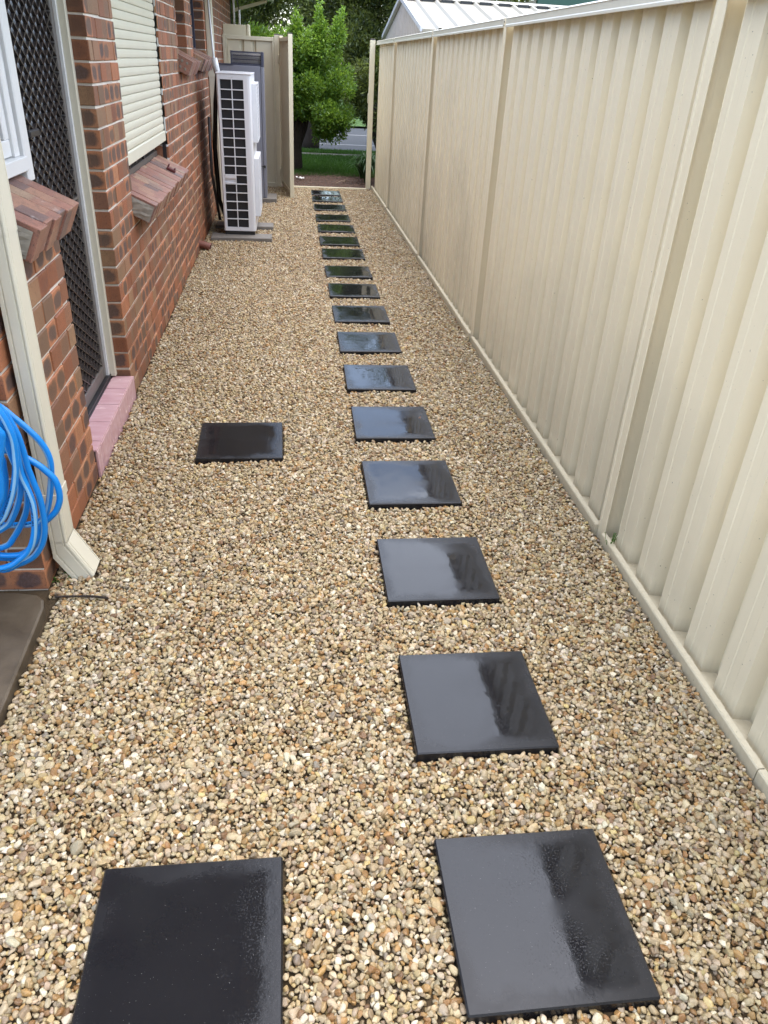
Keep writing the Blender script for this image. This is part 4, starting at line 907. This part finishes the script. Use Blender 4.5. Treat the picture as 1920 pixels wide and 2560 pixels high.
# ------------------------------------------------------------------ leaves and plants
def leafmesh(name, P, D, size, mat, lv, fold=.25, asp=.42, parent=None, kind=None):
    """P positions, D leaf directions, size per leaf: folded 4-triangle leaves"""
    n = len(P); D = D/np.linalg.norm(D, axis=1, keepdims=True)
    R = RNG.normal(size=(n, 3)); s_ = np.cross(D, R); s_ /= np.linalg.norm(s_, axis=1, keepdims=True); u_ = np.cross(s_, D)
    L = size[:, None]; V = np.empty((n, 5, 3)); V[:, 0] = P; V[:, 1] = P+D*L*.5+s_*L*asp*.5+u_*L*fold*.3; V[:, 2] = P+D*L*1.0; V[:, 3] = P+D*L*.5-s_*L*asp*.5+u_*L*fold*.3; V[:, 4] = P+D*L*.52
    b = (np.arange(n)*5)[:, None]
    F = np.concatenate([b+np.array([0, 1, 4]), b+np.array([1, 2, 4]), b+np.array([4, 2, 3]), b+np.array([0, 4, 3])], 1).reshape(-1, 3)
    me = bpy.data.meshes.new(name); nv, nf = n*5, len(F)
    me.vertices.add(nv); me.vertices.foreach_set('co', V.astype(np.float32).ravel()); me.loops.add(nf*3); me.loops.foreach_set('vertex_index', F.astype(np.int32).ravel())
    me.polygons.add(nf); me.polygons.foreach_set('loop_start', np.arange(0, nf*3, 3, dtype=np.int32)); me.materials.append(mat)
    a = me.attributes.new('lv', 'FLOAT', 'POINT'); a.data.foreach_set('value', np.repeat(lv, 5).astype(np.float32)); me.update(calc_edges=True)
    o = lk(bpy.data.objects.new(name, me)); o.parent = parent
    if parent is not None: o.location = -wl(parent)
    if kind: o['kind'] = kind
    return o
def clumps(centres, radii, per, squash=(1, 1, 1), shell=.55):
    P, D = [], []
    for c, r_ in zip(centres, radii):
        k = int(per*(r_**2)); d = RNG.normal(size=(k, 3)); d /= np.linalg.norm(d, axis=1, keepdims=True)
        rad = r_*(shell+(1-shell)*RNG.random((k, 1))**.6)*(1+.28*RNG.normal(size=(k, 1))*.5)
        P.append(np.array(c)+d*rad*np.array(squash)); D.append(d*.7+RNG.normal(size=(k, 3))*.6+np.array([0, 0, .15]))
    return np.concatenate(P), np.concatenate(D)
# bright bush behind the gate
bu = thing('leafy_shrub', (.2, 14.3, 0), 'bright green leafy shrub with three upright shoots standing just beyond the open gate', 'shrub')
C_, R_ = [], []
def blob(cx, cy, cz_, rx, ry, rz, n, r0, r1):
    for _ in range(n):
        d = RNG.normal(size=3); d /= np.linalg.norm(d); q = RNG.random()**.4
        C_.append((cx+d[0]*rx*q, cy+d[1]*ry*q, cz_+d[2]*rz*q)); R_.append(RNG.uniform(r0, r1))
blob(.42, 14.2, 1.28, .62, .45, .62, 80, .10, .20); blob(.55, 14.0, .85, .42, .35, .30, 26, .08, .15); blob(-.35, 14.4, 1.55, .62, .4, .45, 45, .10, .2)
blob(.30, 14.2, 1.75, .42, .35, .30, 26, .08, .15); blob(.95, 13.9, 1.22, .16, .16, .12, 6, .05, .09)
for x, zt, lean in ((.18, 2.27, -.02), (.52, 2.40, .02), (.80, 2.33, .08)):
    for t in np.linspace(0, 1, 13): C_.append((x+lean*t+RNG.uniform(-.03, .03), 14.1, 1.85+(zt-1.85)*t)); R_.append(.11*(1-t)+.025)
blob(.62, 13.8, .66, .34, .25, .20, 30, .06, .12); blob(.80, 13.8, .85, .28, .25, .2, 20, .07, .13)
P, D = clumps(C_, R_, 12500, shell=.3)
keep = ~((P[:, 2] < .75) & (P[:, 0] < .42)); P, D = P[keep], D[keep]; n = len(P)
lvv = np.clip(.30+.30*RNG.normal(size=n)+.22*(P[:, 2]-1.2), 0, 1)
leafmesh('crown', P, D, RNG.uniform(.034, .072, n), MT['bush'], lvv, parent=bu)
tk = MB()
for k in range(9):
    a = RNG.uniform(0, 6.28); x0 = .08+.10*math.cos(a); y0 = 14.25+.08*math.sin(a); xt = x0+RNG.uniform(-.12, .30)
    tk.tube(crom([(x0, y0, -.05), (x0+.02, y0, .35), ((x0+xt)/2+.03, y0, .8), (xt, y0-.02, 1.4)], 5), [.075*(1-.6*i/15)*(0.85+.15*math.sin(i)) for i in range(16)], 8)
tk.build('trunk', MT['bark'], bu)
# hanging twig sprays
# big dark trees behind
def bigtree(name, base, label, blobs, per, trunk, tr_r=.16, grp='dark trees beyond the street garden', lsz=(.05, .10), bias=.0):
    t = thing(name, base, label, 'tree', grp); C, R = [], []
    for cx, cy, cz_, rx, ry, rz, nb_, r0, r1 in blobs:
        for _ in range(nb_):
            d = RNG.normal(size=3); d /= np.linalg.norm(d); q = RNG.random()**.45
            C.append((cx+d[0]*rx*q, cy+d[1]*ry*q, cz_+d[2]*rz*q)); R.append(RNG.uniform(r0, r1))
    P, D = clumps(C, R, per, shell=.2); D[:, 2] -= .15; n = len(P)
    lvv = np.clip(.26+bias+.22*RNG.normal(size=n)+.30*np.sin(P[:, 0]*6+P[:, 2]*4)*np.sin(P[:, 2]*7+1+P[:, 1]*3), 0, 1)
    leafmesh('crown', P, D, RNG.uniform(*lsz, n), MT['dark_tree'], lvv, parent=t, asp=.30)
    m = MB()
    for pts, r_ in trunk: q = crom(pts, 5); m.tube(q, [r_*(1-.55*i/len(q)) for i in range(len(q))], 10)
    m.build('trunk', MT['bark'], t); return t
bigtree('bottlebrush_tree', (2.0, 16.2, 0), 'dark fine leaved tree leaning over the street on the right behind the gate post',
        [(2.0, 16.6, 2.0, 1.0, .8, 1.15, 60, .22, .42), (1.65, 16.0, 1.35, .5, .4, .5, 34, .14, .26), (2.7, 16.6, 3.4, 1.6, 1.0, 1.3, 60, .3, .5), (1.0, 16.8, 3.0, .9, .8, .9, 36, .25, .42), (1.9, 15.9, .95, .36, .3, .35, 22, .1, .18), (1.62, 15.7, .80, .30, .25, .32, 30, .10, .18), (1.30, 15.6, 1.15, .28, .25, .42, 44, .10, .18), (1.3, 16.1, 1.7, .5, .3, .5, 40, .14, .24)],
        4200, [([(2.05, 15.8, -.1), (1.80, 15.75, .38), (1.52, 15.7, .85), (1.34, 15.8, 1.3)], .24), ([(2.0, 16.1, .55), (2.1, 16.3, 1.4), (2.5, 16.5, 2.4)], .12), ([(1.75, 16.0, 1.0), (1.5, 15.9, 1.25), (1.25, 15.8, 1.35)], .05)])
bigtree('bottlebrush_tree', (.6, 18.5, 0), 'olive green dense tree filling the view above the bright shrub',
        [(.7, 18.6, 2.6, 1.5, .8, 1.2, 80, .25, .45), (-1.0, 18.7, 3.2, 1.2, .8, 1.2, 55, .25, .45), (.1, 18.6, 3.7, 1.7, 1.0, .8, 60, .3, .5)], 2700,
        [([(.5, 18.5, -.1), (.6, 18.5, 1.2), (.5, 18.6, 2.4), (.2, 18.6, 3.8)], .2), ([(.6, 18.5, 1.2), (1.1, 18.5, 2.4), (1.4, 18.5, 3.4)], .11)], bias=.12)
bigtree('street_tree', (-2.2, 19.5, 0), 'yellowish green street tree showing over the fence panel beside the house corner',
        [(-2.0, 19.5, 2.9, 1.6, .9, 1.6, 80, .25, .5), (-.9, 19.6, 2.2, .8, .6, .7, 30, .2, .35)], 2600, [([(-2.2, 19.5, -.1), (-2.1, 19.5, 1.2), (-2.2, 19.5, 3.2)], .18)], bias=.25)
bigtree('street_tree', (4.8, 20.5, 0), 'dark spreading tree above the shed roof', [(4.6, 20.5, 3.9, 2.6, 1.2, 1.7, 110, .35, .6), (3.0, 20.0, 2.6, 1.2, .8, 1.4, 40, .3, .5)], 1500, [([(4.8, 20.5, -.1), (4.7, 20.5, 2.0), (4.5, 20.5, 4.2)], .22)], lsz=(.08, .14))
bigtree('street_tree', (9, 23, 0), 'tall dark tree beside the neighbouring house roof', [(8.5, 23, 4.2, 3.2, 1.5, 2.2, 100, .5, .8)], 700, [([(9, 23, -.1), (9, 23, 4.2)], .25)], lsz=(.12, .2))
bigtree('street_tree', (-6, 24, 0), 'tree across the street seen past the house corner', [(-5, 24, 4.0, 3.5, 1.5, 2.4, 110, .5, .8)], 700, [([(-6, 24, -.1), (-6, 24, 4.2)], .25)], lsz=(.12, .2))
# far hedge of trees across the road
C, R = [], []
for x in np.arange(-26, 30, .55): C.append((x, 31+RNG.uniform(-1, 1), RNG.uniform(.6, 5))); R.append(RNG.uniform(.9, 1.5))
P, D = clumps(C, R, 420, shell=.3); P = P[P[:, 2] > 0]; D = D[:len(P)]; n = len(P)
fh = leafmesh('treeline', P, D, RNG.uniform(.16, .30, n), MT['dark_tree'], np.clip(.35+.3*RNG.normal(size=n), 0, 1)); tag(fh, 'distant belt of dark trees across the road', 'trees', kind='stuff')
# strap leaved clump at the right gate post
def strapplant(name, base, label, cat, nl, h, spread, w_, mat, seed, bend=1.0):
    rr = random.Random(seed); t = thing(name, base, label, cat); V = []; F = []; lv_ = []
    for _ in range(nl):
        a = rr.uniform(0, 2*PI); L = h*rr.uniform(.7, 1.1); s0 = rr.uniform(.25, 1)*spread; d = Vector((math.cos(a), math.sin(a), 0)); sd_ = Vector((-d.y, d.x, 0)); b0 = len(V); c0 = rr.random()
        for i in range(8):
            q = i/7; r_ = s0*(.55*q+.45*q*q)*bend; z = L*math.sin(q*PI*(.50+.28*s0/spread))*(1.0-.25*s0/spread); ww = w_*(1-.2*q if q < .7 else (1-q)*2.6+.05)*.5
            p = Vector((rr.uniform(-.02, .02)*0, 0, 0))+d*(.02+r_)+Vector((0, 0, z)); V += [p-sd_*ww, p+sd_*ww+Vector((0, 0, ww*.3))]; lv_ += [c0, c0]
        F += [(b0+2*i, b0+2*i+1, b0+2*i+3, b0+2*i+2) for i in range(7)]
    me = mesh_from('leaf_blades', V, F, mat, True); at = me.attributes.new('lv', 'FLOAT', 'POINT'); at.data.foreach_set('value', lv_)
    o = lk(bpy.data.objects.new('leaf_blades', me)); o.parent = t; return t
strapplant('strap_leaf_plant', (1.22, 12.78, -.02), 'dark green arching strap leaved clump at the foot of the right gate post', 'plant', 150, .46, .42, .022, MT['strap'], 3)
strapplant('strap_leaf_plant', (1.20, 13.35, -.02), 'second arching strap leaved clump just behind the one at the gate post', 'plant', 90, .40, .38, .022, MT['strap'], 9)
strapplant('weed', (-.815, 2.29, -.01), 'tiny green weed sprouting at the foot of the near downpipe', 'weed', 9, .022, .022, .008, MT['grass'], 5)
strapplant('weed', (1.243, 2.40, .03), 'little grass tuft growing beside the nearest full fence post', 'weed', 9, .045, .02, .004, MT['grass'], 6)
# added behind the camera, out of view: fence and trees blocking low sky light
bf = thing('sky_block_fence', (0, -5.2, 0), 'cream corrugated fence added unseen behind the camera to block low sky light', 'fence')
pr_ = ribs(7.0); n = len(pr_); MB().add([(-5.6+t, -5.2+o2, z) for z in (0, 1.85) for t, o2 in pr_], [(k, k+1, n+k+1, n+k) for k in range(n-1)]).build('corrugated_sheet', MT['fence'], bf)
MB().box(-5.6, 1.3, -5.23, -5.14, 1.85, 1.90).build('top_rail', MT['galv'], bf)
bigtree('sky_block_tree', (.2, -6.6, 0), 'dense tree added unseen behind the camera to block low sky light', [(.2, -6.8, 2.6, 2.6, 1.0, 1.6, 70, .4, .7), (-3.4, -6.8, 2.6, 2.0, 1.0, 1.6, 50, .4, .7), (3.4, -6.0, 2.6, 1.6, 1.0, 1.6, 40, .4, .7)], 700, [([(.2, -6.6, -.1), (.2, -6.6, 3)], .2)], grp='added sky blocking trees', lsz=(.10, .18))
# lawn blades and mulch chips
def blades(name, n, x0, x1, y0, y1, z, h0, h1, label):
    P = np.stack([RNG.uniform(x0, x1, n), RNG.uniform(y0, y1, n), np.full(n, z)], 1); D = RNG.normal(size=(n, 3))*.35+np.array([0, 0, 1.0])
    o = leafmesh(name, P, D, RNG.uniform(h0, h1, n), MT['grass'], np.clip(RNG.normal(.45, .25, n), 0, 1), asp=.10); tag(o, label, 'grass', kind='stuff')
blades('lawn_grass', 42000, -1.2, 2.6, 13.45, 16.6, -.03, .025, .075, 'green lawn grass beyond the gate')
blades('verge_grass', 9000, -.5, 3, 17.0, 17.6, -.03, .03, .08, 'strip of bright verge grass between footpath and road')
m = MB()
for _ in range(3600):
    x, y = RNG.uniform(-.6, 1.6), RNG.uniform(12.05, 13.85); a = RNG.uniform(0, PI); L = RNG.uniform(.015, .06); w_ = RNG.uniform(.003, .008); z = -.018+RNG.uniform(0, .02); dx, dy = math.cos(a)*L/2, math.sin(a)*L/2; tx, ty_ = -math.sin(a)*w_/2, math.cos(a)*w_/2; zt = RNG.uniform(-.008, .008)
    m.add([(x-dx-tx, y-dy-ty_, z-zt), (x+dx-tx, y+dy-ty_, z+zt), (x+dx+tx, y+dy+ty_, z+zt), (x-dx+tx, y-dy+ty_, z-zt), (x, y, z+.006)], [(0,1,4),(1,2,4),(2,3,4),(3,0,4)])
o = m.build('mulch_chips', MT['stick']); tag(o, 'loose brown bark chips and dry twigs covering the bed outside the gate', 'mulch', kind='stuff')
o = MB().tube([(.72, 12.5, .01), (.80, 12.62, .025), (.92, 12.84, .02)], .006, 6).tube([(.82, 12.65, .02), (.88, 12.62, .03)], .004, 6).build('dead_branch', MT['wood']); tag(o, 'pale dead branch lying on the mulch outside the gate', 'branch')
V = []; F = []; g = 6
for i in range(g+1):
    for j in range(g+1): V.append((  .13+.12*i/g+RNG.uniform(-.01, .01), 12.9+.12*j/g+RNG.uniform(-.01, .01), .0+RNG.uniform(0, .03)))
for i in range(g):
    for j in range(g): a = i*(g+1)+j; F.append((a, a+g+1, a+g+2, a+1))
o = MB().add(V, F).build('paper_scrap', MT['paper']); tag(o, 'crumpled white paper scrap on the mulch beside the open gate', 'litter')
o = MB().tube(crom([(-.80, 2.15, .028), (-.74, 2.165, .016), (-.68, 2.165, .014), (-.63, 2.155, .012)], 4), .004, 6).build('dry_twig', MT['bark']); tag(o, 'thin dark dry twig on the gravel at the slab corner', 'twig')

# a few dry leaf scraps on the gravel and stray stones
n = 70; P = np.stack([RNG.uniform(-.8, 1.2, n), RNG.uniform(.9, 11.5, n)**1.0, np.full(n, .016)], 1); D = RNG.normal(size=(n, 3))*np.array([1, 1, .15])
o = leafmesh('leaf_litter', P, D, RNG.uniform(.012, .032, n), MT['stick'], np.zeros(n), asp=.4); tag(o, 'scattered dry brown leaf scraps on the gravel', 'leaves', kind='stuff')
